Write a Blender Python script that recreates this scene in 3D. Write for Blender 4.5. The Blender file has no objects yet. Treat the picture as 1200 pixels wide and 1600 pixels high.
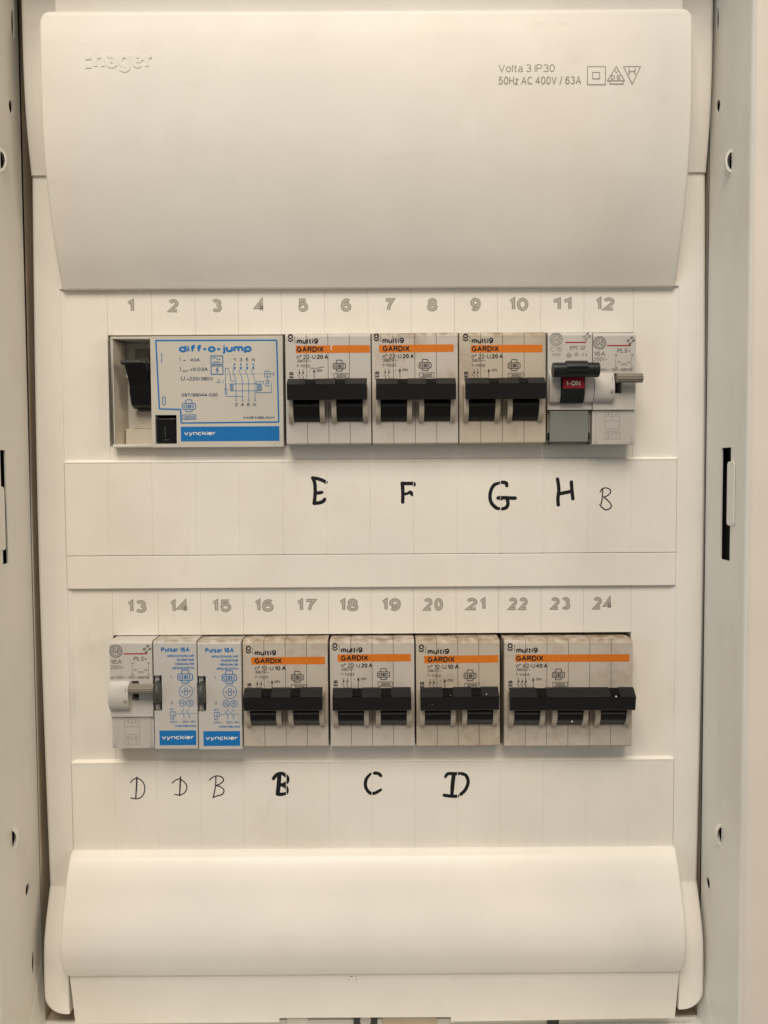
import bpy, bmesh, math, random
from mathutils import Vector, Matrix
random.seed(7)
S = bpy.context.scene
COL = S.collection
MM = 0.001
ZC = 1.5                      # height of the board's middle above the floor, metres


def W(x, y, z):
    """board millimetres (right, up, out of the wall) -> world metres"""
    return Vector((x * MM, -z * MM, y * MM + ZC))


# ------------------------------------------------------------------ camera
cam_d = bpy.data.cameras.new('camera')
cam = bpy.data.objects.new('camera', cam_d)
COL.objects.link(cam)
S.camera = cam
cam_d.sensor_fit = 'HORIZONTAL'
cam_d.sensor_width = 36.0
cam_d.lens = 37.5
cam_d.clip_start = 0.01
cam_d.clip_end = 50
PITCH, YAW, ROLL = 0.0450, 0.0026, -0.0060
fw = Vector((math.sin(YAW) * math.cos(PITCH), math.cos(YAW) * math.cos(PITCH), -math.sin(PITCH)))
rt = fw.cross(Vector((0, 0, 1))).normalized()
up = rt.cross(fw)
r2 = rt * math.cos(ROLL) + up * math.sin(ROLL)
u2 = up * math.cos(ROLL) - rt * math.sin(ROLL)
m = Matrix((r2, u2, -fw)).transposed().to_4x4()
m.translation = W(5.147, 0, 325.86)
cam.matrix_world = m

# ------------------------------------------------------------------ light
w = bpy.data.worlds.new('World')
S.world = w
w.use_nodes = True
bg = w.node_tree.nodes['Background']
bg.inputs[0].default_value = (1.0, 0.90, 0.77, 1)
bg.inputs[1].default_value = 0.20


def area(name, loc, target, sx, sy, power, col):
    d = bpy.data.lights.new(name, 'AREA')
    d.shape = 'RECTANGLE'
    d.size, d.size_y = sx, sy
    d.energy = power
    d.color = col
    o = bpy.data.objects.new(name, d)
    COL.objects.link(o)
    o.location = loc
    o.rotation_euler = (Vector(target) - Vector(loc)).to_track_quat('-Z', 'Y').to_euler()
    return o


area('ceiling_light', (-0.12, -1.12, ZC + 1.42), (0, 0, ZC), 1.05, 0.9, 33.0, (1.0, 0.89, 0.76))
area('window_light', (-1.5, -0.9, ZC + 0.15), (0, 0, ZC), 0.9, 1.0, 4.6, (0.70, 0.88, 1.0))
area('added_warm_fill', (1.5, -0.8, ZC + 0.35), (0, 0, ZC), 0.5, 0.5, 6.5, (1.0, 0.84, 0.66))  # added fill, not a real lamp: warms and brightens the left box wall
S.view_settings.view_transform = 'Standard'
S.view_settings.look = 'None'
S.view_settings.exposure = 0.0
S.view_settings.gamma = 1.0


# ------------------------------------------------------------------ materials
def nd(nt, t, **kw):
    n = nt.nodes.new(t)
    for k, v in kw.items():
        setattr(n, k, v)
    return n


def plastic(name, col, rough=0.45, mottle=0.04, bump=0.05, bscale=900, dirt=None, dscale=120, dlo=0.55, dhi=0.75,
            seed=0.0, spec=0.4, edge_dirt=None):
    """moulded plastic or painted sheet: slight mottling, fine orange-peel relief, optional grime in patches"""
    mt = bpy.data.materials.new(name)
    mt.use_nodes = True
    nt = mt.node_tree
    b = nt.nodes['Principled BSDF']
    L = nt.links
    tc = nd(nt, 'ShaderNodeTexCoord')
    mp = nd(nt, 'ShaderNodeMapping')
    mp.inputs['Location'].default_value = (seed, seed * 1.7, seed * 0.6)
    geo = nd(nt, 'ShaderNodeNewGeometry')
    L.new(geo.outputs['Position'], mp.inputs[0])
    n1 = nd(nt, 'ShaderNodeTexNoise')
    n1.inputs['Scale'].default_value = 35
    n1.inputs['Detail'].default_value = 5
    L.new(mp.outputs[0], n1.inputs['Vector'])
    mx = nd(nt, 'ShaderNodeMix', data_type='RGBA')
    mx.inputs[6].default_value = tuple(c * (1 - mottle) for c in col) + (1,)
    mx.inputs[7].default_value = tuple(min(1, c * (1 + mottle)) for c in col) + (1,)
    rm = nd(nt, 'ShaderNodeMapRange')
    rm.inputs[1].default_value, rm.inputs[2].default_value = 0.3, 0.7
    L.new(n1.outputs[0], rm.inputs[0])
    L.new(rm.outputs[0], mx.inputs[0])
    out = mx.outputs[2]
    if dirt:
        for (dc, sc, lo, hi, amt, st) in dirt:
            n2 = nd(nt, 'ShaderNodeTexNoise')
            n2.inputs['Scale'].default_value = sc
            n2.inputs['Detail'].default_value = 8
            n2.inputs['Roughness'].default_value = 0.7
            mp2 = nd(nt, 'ShaderNodeMapping')
            mp2.inputs['Location'].default_value = (seed * 3.1, 2.0, seed)
            mp2.inputs['Scale'].default_value = st
            L.new(geo.outputs['Position'], mp2.inputs[0])
            L.new(mp2.outputs[0], n2.inputs['Vector'])
            r3 = nd(nt, 'ShaderNodeMapRange')
            r3.inputs[1].default_value, r3.inputs[2].default_value = lo, hi
            r3.inputs[4].default_value = amt
            L.new(n2.outputs[0], r3.inputs[0])
            m2 = nd(nt, 'ShaderNodeMix', data_type='RGBA')
            L.new(r3.outputs[0], m2.inputs[0])
            L.new(out, m2.inputs[6])
            m2.inputs[7].default_value = tuple(dc) + (1,)
            out = m2.outputs[2]
    if edge_dirt:
        # grime settled on the top ledge: object height (metres) between lo and hi, broken up by noise
        lo, hi, dc, amt = edge_dirt
        sx = nd(nt, 'ShaderNodeSeparateXYZ')
        L.new(tc.outputs['Object'], sx.inputs[0])
        r4 = nd(nt, 'ShaderNodeMapRange')
        r4.inputs[1].default_value, r4.inputs[2].default_value = lo, hi
        L.new(sx.outputs[2], r4.inputs[0])
        n4 = nd(nt, 'ShaderNodeTexNoise')
        n4.inputs['Scale'].default_value = 260
        n4.inputs['Detail'].default_value = 6
        L.new(mp.outputs[0], n4.inputs['Vector'])
        r5 = nd(nt, 'ShaderNodeMapRange')
        r5.inputs[1].default_value, r5.inputs[2].default_value = 0.35, 0.62
        r5.inputs[4].default_value = amt
        L.new(n4.outputs[0], r5.inputs[0])
        mu = nd(nt, 'ShaderNodeMath', operation='MULTIPLY')
        L.new(r4.outputs[0], mu.inputs[0])
        L.new(r5.outputs[0], mu.inputs[1])
        m3 = nd(nt, 'ShaderNodeMix', data_type='RGBA')
        L.new(mu.outputs[0], m3.inputs[0])
        L.new(out, m3.inputs[6])
        m3.inputs[7].default_value = tuple(dc) + (1,)
        out = m3.outputs[2]
    L.new(out, b.inputs['Base Color'])
    b.inputs['Roughness'].default_value = rough
    b.inputs['Specular IOR Level'].default_value = spec
    if bump:
        n3 = nd(nt, 'ShaderNodeTexNoise')
        n3.inputs['Scale'].default_value = bscale
        n3.inputs['Detail'].default_value = 3
        L.new(mp.outputs[0], n3.inputs['Vector'])
        bp = nd(nt, 'ShaderNodeBump')
        bp.inputs['Strength'].default_value = bump
        bp.inputs['Distance'].default_value = 0.0003
        L.new(n3.outputs[0], bp.inputs['Height'])
        L.new(bp.outputs[0], b.inputs['Normal'])
    return mt


def ink(name, col, rough=0.6):
    mt = bpy.data.materials.new(name)
    mt.use_nodes = True
    nt = mt.node_tree
    b = nt.nodes['Principled BSDF']
    tc = nd(nt, 'ShaderNodeTexCoord')
    n = nd(nt, 'ShaderNodeTexNoise')
    n.inputs['Scale'].default_value = 1500
    n.inputs['Detail'].default_value = 4
    nt.links.new(tc.outputs['Object'], n.inputs['Vector'])
    mx = nd(nt, 'ShaderNodeMix', data_type='RGBA')
    mx.inputs[6].default_value = tuple(c * 0.85 for c in col) + (1,)
    mx.inputs[7].default_value = tuple(min(1, c * 1.15 + 0.01) for c in col) + (1,)
    nt.links.new(n.outputs[0], mx.inputs[0])
    nt.links.new(mx.outputs[2], b.inputs['Base Color'])
    b.inputs['Roughness'].default_value = rough
    b.inputs['Specular IOR Level'].default_value = 0.25
    return mt


def clear_plastic(name, col, rough, alpha):
    mt = bpy.data.materials.new(name)
    mt.use_nodes = True
    nt = mt.node_tree
    b = nt.nodes['Principled BSDF']
    b.inputs['Base Color'].default_value = tuple(col) + (1,)
    b.inputs['Roughness'].default_value = rough
    tr = nd(nt, 'ShaderNodeBsdfTransparent')
    ms = nd(nt, 'ShaderNodeMixShader')
    ms.inputs[0].default_value = alpha
    tc = nd(nt, 'ShaderNodeTexCoord')
    n = nd(nt, 'ShaderNodeTexNoise')
    n.inputs['Scale'].default_value = 180
    n.inputs['Detail'].default_value = 3
    nt.links.new(tc.outputs['Object'], n.inputs['Vector'])
    bp = nd(nt, 'ShaderNodeBump')
    bp.inputs['Strength'].default_value = 0.35
    bp.inputs['Distance'].default_value = 0.0006
    nt.links.new(n.outputs[0], bp.inputs['Height'])
    nt.links.new(bp.outputs[0], b.inputs['Normal'])
    nt.links.new(tr.outputs[0], ms.inputs[1])
    nt.links.new(b.outputs[0], ms.inputs[2])
    nt.links.new(ms.outputs[0], nt.nodes['Material Output'].inputs[0])
    return mt


BROWN = (0.20, 0.13, 0.07)
one = (1, 1, 1)
M = {}
M['cover'] = plastic('cream_cover_plastic', (0.775, 0.745, 0.69), 0.37, 0.03, 0.11, 1100,
                     dirt=[((0.62, 0.54, 0.42), 9, 0.52, 0.75, 0.25, one), ((0.35, 0.28, 0.2), 420, 0.745, 0.79, 0.5, one), ((0.62, 0.57, 0.48), 60, 0.60, 0.72, 0.35, (0.35, 1, 1.6))])
M['panel'] = plastic('cream_panel_plastic', (0.78, 0.745, 0.68), 0.41, 0.035, 0.09, 1100,
                     dirt=[((0.60, 0.50, 0.36), 14, 0.5, 0.75, 0.25, one), ((0.33, 0.26, 0.18), 380, 0.74, 0.79, 0.5, one), ((0.62, 0.56, 0.46), 70, 0.60, 0.72, 0.35, (1.4, 1, 0.5))])
M['box'] = plastic('painted_sheet_metal', (0.75, 0.73, 0.67), 0.38, 0.02, 0.05, 1200,
                   dirt=[((0.5, 0.45, 0.36), 25, 0.5, 0.75, 0.35, (1, 1, 0.4)), ((0.25, 0.2, 0.14), 350, 0.74, 0.79, 0.6, one)])
M['flange'] = plastic('painted_flange', (0.70, 0.645, 0.58), 0.5, 0.03, 0.08, 900)
M['inner'] = plastic('grey_brown_inner_sheet', (0.60, 0.51, 0.39), 0.6, 0.15, 0.1, 500)
M['wall'] = plastic('wall_plaster', (0.66, 0.61, 0.54), 0.85, 0.05, 0.3, 300)
M['cavity'] = plastic('masonry_painted_shade', (0.035, 0.03, 0.022), 0.9, 0.3, 0.4, 300)  # near-black so the holes look dark: their shade is in the colour
M['rail'] = plastic('zinc_rail', (0.45, 0.44, 0.42), 0.35, 0.1, 0.05)
HC = (0.50, 0.455, 0.40)
GR = [((0.28, 0.21, 0.13), 70, 0.52, 0.70, 0.5, (1, 1, 1)), ((0.16, 0.11, 0.07), 700, 0.72, 0.78, 0.7, one)]
M['mcb_clean'] = plastic('clean_breaker_plastic', (0.50, 0.475, 0.44), 0.5, 0.03, 0.06,
                         dirt=[((0.2, 0.15, 0.1), 700, 0.75, 0.8, 0.5, one)], edge_dirt=(0.0425, 0.0440, (0.40, 0.31, 0.20), 0.3))
for i in range(3):
    M['mcb%d' % i] = plastic('yellowed_breaker_plastic', (HC[0] * (1.03 - 0.04 * i), HC[1] * (1.03 - 0.055 * i), HC[2] * (1.05 - 0.10 * i)),
                             0.55, 0.05, 0.08, seed=1.3 * i + 0.4, dirt=GR, edge_dirt=(0.0415, 0.0436, (0.21, 0.15, 0.08), 0.85))
M['cheek'] = plastic('yellowed_handle_guard', (0.50, 0.44, 0.36), 0.45, 0.05, 0.05, dirt=GR)
M['bar'] = plastic('charcoal_tie_bar', (0.012, 0.012, 0.013), 0.36, 0.15, 0.12, 1400,
                   dirt=[((0.06, 0.055, 0.05), 300, 0.62, 0.8, 0.3, one)], spec=0.25)
M['toggle'] = plastic('black_toggle', (0.003, 0.0035, 0.005), 0.26, 0.2, 0.08, spec=0.42,
                      dirt=[((0.05, 0.045, 0.04), 420, 0.7, 0.8, 0.3, one)])
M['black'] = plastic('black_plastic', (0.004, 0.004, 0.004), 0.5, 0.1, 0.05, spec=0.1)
M['diff'] = plastic('beige_device_plastic', (0.54, 0.515, 0.455), 0.45, 0.03, 0.05, dirt=[((0.3, 0.24, 0.16), 90, 0.6, 0.8, 0.3, one)])
M['tray'] = plastic('recess_plastic', (0.52, 0.475, 0.39), 0.5, 0.06, 0.05, dirt=GR)
M['mod'] = plastic('light_grey_module_plastic', (0.52, 0.50, 0.465), 0.42, 0.02, 0.04)
M['mod2'] = plastic('light_module_plastic', (0.50, 0.485, 0.46), 0.42, 0.03, 0.05, dirt=[((0.25, 0.16, 0.08), 300, 0.70, 0.78, 0.7, one)],
                    edge_dirt=(0.0430, 0.0438, (0.26, 0.18, 0.10), 0.8))
M['knob'] = plastic('dark_grey_knob', (0.010, 0.013, 0.015), 0.32, 0.1, 0.05, spec=0.35)
M['lever'] = plastic('taupe_ribbed_lever', (0.22, 0.195, 0.16), 0.45, 0.06, 0.05)
M['wheel'] = plastic('grey_thumb_wheel', (0.055, 0.058, 0.052), 0.42, 0.08, 0.05)
M['greenwin'] = clear_plastic('smoky_window_plastic', (0.225, 0.232, 0.215), 0.25, 0.86)
M['clear'] = clear_plastic('clear_cover_plastic', (0.62, 0.60, 0.56), 0.12, 0.13)
M['blue'] = ink('blue_ink', (0.005, 0.15, 0.43), 0.5)
M['blue2'] = ink('soft_blue_ink', (0.012, 0.14, 0.36), 0.5)
M['orange'] = ink('orange_ink', (0.60, 0.165, 0.012), 0.5)
M['ink'] = ink('black_ink', (0.010, 0.008, 0.010))
M['inkblue'] = ink('dark_blue_ink', (0.02, 0.055, 0.11))
M['grey'] = ink('grey_ink', (0.17, 0.155, 0.14))
M['lgrey'] = ink('light_grey_ink', (0.28, 0.26, 0.235))
M['number'] = ink('number_grey_ink', (0.285, 0.262, 0.222))
M['numcore'] = ink('number_core_ink', (0.47, 0.435, 0.375))
M['red'] = ink('red_ink', (0.36, 0.018, 0.030), 0.45)
M['white'] = ink('white_ink', (0.72, 0.72, 0.70), 0.45)
M['marker'] = ink('black_marker', (0.008, 0.008, 0.010), 0.4)
M['pen'] = ink('thin_pen', (0.035, 0.03, 0.03), 0.5)
M['screw'] = plastic('steel_screw', (0.5, 0.48, 0.45), 0.3, 0.1, 0.0)

# ------------------------------------------------------------------ mesh builder (board millimetres)
def arc(cx, cy, rx, ry, a0, a1):
    n = max(3, int(abs(a1 - a0) / 24))
    return [(cx + rx * math.cos(math.radians(a0 + (a1 - a0) * i / n)), cy + ry * math.sin(math.radians(a0 + (a1 - a0) * i / n))) for i in range(n + 1)]


# skeleton lettering: each glyph is (width, strokes) on a cap height of 1
_o = arc(.25, .36, .25, .36, 0, 360)
GL = {
    'A': (.68, [[(0, 0), (.34, 1), (.68, 0)], [(.12, .34), (.56, .34)]]),
    'B': (.62, [[(0, .5), (0, 1), (.36, 1)] + arc(.36, .76, .23, .24, 90, -90) + [(0, .52)], [(0, .52), (.36, .52)] + arc(.38, .26, .24, .26, 90, -90) + [(0, 0), (0, .52)]]),
    'C': (.68, [arc(.37, .5, .37, .5, 48, 312)]),
    'D': (.64, [[(0, 0), (0, 1), (.27, 1)] + arc(.27, .5, .37, .5, 90, -90) + [(0, 0), (0, .2)]]),
    'E': (.54, [[(.54, 1), (0, 1), (0, 0), (.56, 0)], [(0, .52), (.50, .52)]]),
    'F': (.52, [[(.52, 1), (0, 1), (0, 0)], [(0, .5), (.46, .5)]]),
    'G': (.72, [arc(.37, .5, .37, .5, 48, 325) + [(.71, .46), (.42, .46)]]),
    'H': (.62, [[(0, 0), (0, 1)], [(.62, 0), (.62, 1)], [(0, .52), (.62, .52)]]),
    'I': (0.02, [[(.01, 0), (.01, 1)]]),
    'J': (.42, [[(.42, 1), (.42, .26)] + arc(.21, .24, .21, .24, 0, -180)]),
    'K': (.60, [[(0, 0), (0, 1)], [(.56, 1), (0, .38)], [(.2, .58), (.6, 0)]]),
    'L': (.48, [[(0, 1), (0, 0), (.48, 0)]]),
    'M': (.76, [[(0, 0), (0, 1), (.38, .08), (.76, 1), (.76, 0)]]),
    'N': (.60, [[(0, 0), (0, 1), (.6, 0), (.6, 1)]]),
    'O': (.76, [arc(.38, .5, .38, .5, 0, 360)]),
    'P': (.58, [[(0, 0), (0, 1), (.34, 1)] + arc(.34, .74, .24, .26, 90, -90) + [(0, .48)]]),
    'R': (.60, [[(0, 0), (0, 1), (.36, 1)] + arc(.36, .75, .23, .25, 90, -90) + [(0, .5)], [(.32, .5), (.60, 0)]]),
    'S': (.58, [arc(.29, .75, .26, .25, 25, 270) + arc(.29, .25, .29, .25, 90, -155)[1:]]),
    'T': (.60, [[(0, 1), (.6, 1)], [(.3, 1), (.3, 0)]]),
    'U': (.60, [[(0, 1), (0, .3)] + arc(.3, .3, .3, .3, 180, 360) + [(.6, 1)]]),
    'V': (.66, [[(0, 1), (.33, 0), (.66, 1)]]),
    'W': (.92, [[(0, 1), (.23, 0), (.46, 1), (.69, 0), (.92, 1)]]),
    'X': (.62, [[(0, 0), (.62, 1)], [(0, 1), (.62, 0)]]),
    'Z': (.56, [[(0, 1), (.56, 1), (0, 0), (.56, 0)]]),
    '0': (.54, [arc(.27, .5, .27, .5, 0, 360)]),
    '1': (.20, [[(0, .78), (.20, .98), (.20, 0)]]),
    '2': (.54, [arc(.27, .72, .26, .28, 165, -38) + [(0, 0), (.54, 0)]]),
    '3': (.54, [arc(.26, .76, .24, .24, 155, -90), arc(.27, .26, .27, .26, 90, -155)]),
    '4': (.58, [[(.43, 0), (.43, 1), (0, .3), (.58, .3)]]),
    '5': (.54, [[(.50, 1), (.09, 1), (.04, .50)] + arc(.27, .33, .27, .33, 128, -155)]),
    '6': (.54, [arc(.27, .31, .27, .31, 0, 360), [(0, .31)] + arc(.31, .5, .31, .5, 180, 48)]),
    '7': (.52, [[(0, 1), (.52, 1), (.30, .55), (.18, 0)]]),
    '8': (.54, [arc(.27, .76, .22, .24, 0, 360), arc(.27, .26, .27, .26, 0, 360)]),
    '9': (.54, [arc(.27, .69, .27, .31, 0, 360), [(.54, .69)] + arc(.23, .5, .31, .5, 0, -132)]),
    'a': (.44, [arc(.22, .50, .21, .22, 150, 0) + [(.44, .1), (.48, 0)], arc(.22, .20, .22, .20, 0, 360)]),
    'c': (.48, [arc(.26, .36, .26, .36, 48, 312)]),
    'd': (.50, [_o, [(.5, 1), (.5, 0)]]),
    'e': (.50, [[(.04, .38), (.46, .38)], arc(.25, .36, .25, .36, 4, 315)]),
    'f': (.32, [[(.34, .98)] + arc(.30, .82, .17, .17, 90, 180) + [(.13, 0)], [(0, .68), (.32, .68)]]),
    'g': (.50, [_o, [(.5, .72), (.5, -.06)] + arc(.25, -.06, .25, .22, 0, -155)]),
    'h': (.44, [[(0, 0), (0, 1)], [(0, .40)] + arc(.22, .46, .22, .26, 180, 0) + [(.44, 0)]]),
    'i': (.02, [[(.01, 0), (.01, .72)], [(.01, .90), (.01, 1.02)]]),
    'j': (.14, [[(.14, .72), (.14, -.10)] + arc(.0, -.10, .14, .18, 0, -85), [(.14, .90), (.14, 1.02)]]),
    'k': (.44, [[(0, 0), (0, 1)], [(.41, .72), (0, .28)], [(.15, .42), (.45, 0)]]),
    'l': (.02, [[(.01, 0), (.01, 1)]]),
    'm': (.70, [[(0, 0), (0, .72)], [(0, .42)] + arc(.175, .48, .175, .24, 180, 0) + [(.35, 0)], [(.35, .42)] + arc(.525, .48, .175, .24, 180, 0) + [(.70, 0)]]),
    'n': (.44, [[(0, 0), (0, .72)], [(0, .40)] + arc(.22, .46, .22, .26, 180, 0) + [(.44, 0)]]),
    'o': (.50, [_o]),
    'p': (.50, [_o, [(0, .72), (0, -.28)]]),
    'r': (.28, [[(0, 0), (0, .72)], [(0, .38)] + arc(.24, .42, .24, .29, 180, 80)]),
    's': (.42, [arc(.21, .54, .19, .18, 25, 270) + arc(.21, .18, .21, .18, 90, -155)[1:]]),
    't': (.30, [[(.12, .95), (.12, .14)] + arc(.26, .14, .14, .14, 180, 285), [(0, .68), (.30, .68)]]),
    'u': (.44, [[(0, .72), (0, .24)] + arc(.22, .24, .22, .24, 180, 360), [(.44, .72), (.44, 0)]]),
    'v': (.46, [[(0, .72), (.23, 0), (.46, .72)]]),
    'y': (.46, [[(0, .72), (.23, .0)], [(.46, .72), (.20, -.14), (.04, -.26)]]),
    'z': (.42, [[(0, .72), (.42, .72), (0, 0), (.42, 0)]]),
    '-': (.26, [[(0, .38), (.26, .38)]]),
    '/': (.34, [[(0, -.04), (.34, 1.04)]]),
    '~': (.42, [[(0, .36), (.08, .46), (.16, .46), (.26, .36), (.34, .36), (.42, .46)]]),
    '.': (.04, [[(.02, 0), (.02, .06)]]),
    '=': (.40, [[(0, .52), (.4, .52)], [(0, .24), (.4, .24)]]),
    '+': (.44, [[(0, .38), (.44, .38)], [(.22, .62), (.22, .14)]]),
    '\u00b0': (.22, [arc(.11, .86, .12, .13, 0, 360)]),
    '\u0394': (.62, [[(0, 0), (.31, 1), (.62, 0), (0, 0), (.05, .15)]]),
    ' ': (.16, []),
}


def face_weighted(me, angle):
    """smooth shading whose normals follow the large faces, so bevels round off and flats stay flat"""
    ca = math.cos(math.radians(angle))
    vf = [[] for _ in me.vertices]
    for p in me.polygons:
        for v in p.vertices:
            vf[v].append((p.normal.copy(), p.area))
    nl = []
    for p in me.polygons:
        pn = p.normal
        for v in p.vertices:
            a = Vector((0, 0, 0))
            for n_, ar in vf[v]:
                if n_.dot(pn) >= ca:
                    a += n_ * ar
            nl.append(a.normalized() if a.length > 0 else pn.copy())
    me.normals_split_custom_set(nl)


class MB:
    def __init__(s):
        s.v, s.f = [], []
        s.lift = 0.0

    def add(s, vs, fs):
        n = len(s.v)
        s.v += vs
        s.f += [tuple(i + n for i in f) for f in fs]

    def box(s, x0, x1, y0, y1, z0, z1):
        vs = [(x, y, z) for x in (x0, x1) for y in (y0, y1) for z in (z0, z1)]
        s.add(vs, [(0, 1, 3, 2), (4, 6, 7, 5), (0, 4, 5, 1), (2, 3, 7, 6), (0, 2, 6, 4), (1, 5, 7, 3)])

    def prism(s, prof, a0, a1, axis='x'):
        """profile swept along an axis: 'x' takes (y, z) pairs, 'z' takes (x, y), 'y' takes (x, z)"""
        n = len(prof)
        mk = {'x': lambda p, a: (a, p[0], p[1]), 'z': lambda p, a: (p[0], p[1], a), 'y': lambda p, a: (p[0], a, p[1])}[axis]
        vs = [mk(p, a0) for p in prof] + [mk(p, a1) for p in prof]
        fs = [tuple(range(n)), tuple(range(2 * n - 1, n - 1, -1))]
        fs += [(i, i + n, (i + 1) % n + n, (i + 1) % n) for i in range(n)]
        s.add(vs, fs)

    def loft(s, rings):
        n = len(rings[0])
        vs = [p for r in rings for p in r]
        fs = []
        for k in range(len(rings) - 1):
            for i in range(n - 1):
                a = k * n + i
                fs.append((a, a + 1, a + n + 1, a + n))
        fs.append(tuple(range(n)))
        fs.append(tuple(range(len(vs) - 1, len(vs) - n - 1, -1)))
        # close the back
        for k in range(len(rings) - 1):
            fs.append((k * n + n - 1, k * n, (k + 1) * n, (k + 1) * n + n - 1))
        s.add(vs, fs)

    def cyl(s, c, r, h0, h1, axis='x', n=24, ry=None, ribs=0, rib=0.0):
        pr = []
        for i in range(n):
            a = 2 * math.pi * i / n
            rr = r * (1 - rib * (0.5 + 0.5 * math.cos(a * ribs))) if ribs else r
            pr.append((c[0] + rr * math.cos(a), c[1] + (ry or r) / r * rr * math.sin(a)))
        s.prism(pr, h0, h1, axis)

    def flat(s, pts, z):
        n = len(s.v)
        s.v += [(p[0], p[1], z) for p in pts]
        s.f.append(tuple(range(n, n + len(pts))))

    def rect(s, x0, x1, y0, y1, z):
        s.flat([(x0, y0), (x1, y0), (x1, y1), (x0, y1)], z)

    def line(s, pts, wd, z, caps=False):
        """flat inked stroke; each piece lies a hair above the last so nothing is coplanar"""
        for i in range(len(pts) - 1):
            a, b = Vector(pts[i][:2]), Vector(pts[i + 1][:2])
            d = b - a
            if d.length < 1e-6:
                continue
            d.normalize()
            wa = pts[i][2] if len(pts[i]) > 2 else wd
            wb = pts[i + 1][2] if len(pts[i + 1]) > 2 else wd
            nn = Vector((-d.y, d.x)) * 0.5
            s.lift += 0.0006
            s.flat([a + nn * wa, a - nn * wa, b - nn * wb, b + nn * wb], z + s.lift)
        if caps:
            for p in pts:
                r = (p[2] if len(p) > 2 else wd) / 2
                s.lift += 0.0006
                s.flat([(p[0] + r * math.cos(a * math.pi / 5), p[1] + r * math.sin(a * math.pi / 5)) for a in range(10)], z + s.lift)

    def ring(s, cx, cy, r, wd, z, n=20, a0=0, a1=360, sx=1):
        vo, k = [], len(s.v)
        full = abs(a1 - a0) >= 360
        cnt = n if full else n + 1
        for i in range(cnt):
            a = math.radians(a0 + (a1 - a0) * i / n)
            for q in (r - wd / 2, r + wd / 2):
                s.v.append((cx + sx * q * math.cos(a), cy + q * math.sin(a), z))
        for i in range(n):
            j = (i + 1) % cnt
            s.f.append((k + 2 * i, k + 2 * i + 1, k + 2 * j + 1, k + 2 * j))

    def frame(s, x0, x1, y0, y1, t, z):
        s.rect(x0, x1, y1 - t, y1, z)
        s.rect(x0, x1, y0, y0 + t, z)
        s.rect(x0, x0 + t, y0 + t, y1 - t, z)
        s.rect(x1 - t, x1, y0 + t, y1 - t, z)

    def ribbon(s, pts, wd, z, thick=0.0):
        """mitred stroke of constant width; solid when thick"""
        p = [Vector(q) for k, q in enumerate(pts) if k == 0 or (Vector(q) - Vector(pts[k - 1])).length > 1e-5]
        if len(p) < 2:
            return
        closed = (p[0] - p[-1]).length < 1e-4 and len(p) > 3
        if closed:
            p = p[:-1]
        n = len(p)
        L, Rr = [], []
        for k in range(n):
            a = p[(k - 1) % n] if (closed or k > 0) else None
            b = p[(k + 1) % n] if (closed or k < n - 1) else None
            d1 = (p[k] - a).normalized() if a is not None else None
            d2 = (b - p[k]).normalized() if b is not None else None
            d1 = d1 or d2
            d2 = d2 or d1
            n1, n2 = Vector((-d1.y, d1.x)), Vector((-d2.y, d2.x))
            mm = n1 + n2
            if mm.length < 0.2:
                mm = n1.copy()
            mm.normalize()
            q = mm * (wd / 2 / max(0.45, mm.dot(n1)))
            L.append(p[k] + q)
            Rr.append(p[k] - q)
        s.lift += 0.0006
        zz = z + s.lift
        k0 = len(s.v)
        for a, b in zip(L, Rr):
            s.v += [(a.x, a.y, zz), (b.x, b.y, zz)]
            if thick:
                s.v += [(a.x, a.y, zz - thick), (b.x, b.y, zz - thick)]
        st = 4 if thick else 2
        for k in range(n if closed else n - 1):
            a, b = k0 + st * k, k0 + st * ((k + 1) % n)
            s.f.append((a, a + 1, b + 1, b))
            if thick:
                s.f += [(a, b, b + 2, a + 2), (a + 1, a + 3, b + 3, b + 1)]
        if thick and not closed:
            a, b = k0, k0 + st * (n - 1)
            s.f += [(a, a + 2, a + 3, a + 1), (b, b + 1, b + 3, b + 2)]

    def text(s, t, x0, x1, yb, cap, z, weight=0.0, thick=0.0, shear=0.0, rot=False, wfrac=None, gapx=None):
        wd = cap * (wfrac if wfrac else 0.145 + weight * 2.7)
        gap = cap * (0.115 - weight * 1.2)
        if gapx:
            gap = gapx
        gs = [GL.get(c, GL['0']) for c in t]
        tot = sum(g[0] for g in gs)
        inked = sum(1 for c in t if c != ' ')
        sx = (x1 - x0 - inked * wd - (len(t) - 1) * gap) / max(tot, 0.05)
        if sx < 0.32 * cap:                    # squeezed line: take it out of the gaps and the weight
            gap = max(0.03 * cap, gap * 0.5)
            wd = min(wd, cap * 0.13)
            sx = max(0.2 * cap, (x1 - x0 - inked * wd - (len(t) - 1) * gap) / max(tot, 0.05))
        if tot < 0.1:
            sx = cap
        x = x0
        for c, g in zip(t, gs):
            if c == ' ':
                x += g[0] * sx + gap
                continue
            for stq in g[1]:
                pp = []
                for a, b in stq:
                    u_, v_ = x + wd / 2 + a * sx, wd / 2 + b * (cap - wd)
                    u_ += shear * v_
                    if rot:
                        pp.append((x0 - v_, yb + (u_ - x0)))
                    else:
                        pp.append((u_, yb + v_))
                s.ribbon(pp, wd, z, thick)
            x += g[0] * sx + wd + gap

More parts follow.
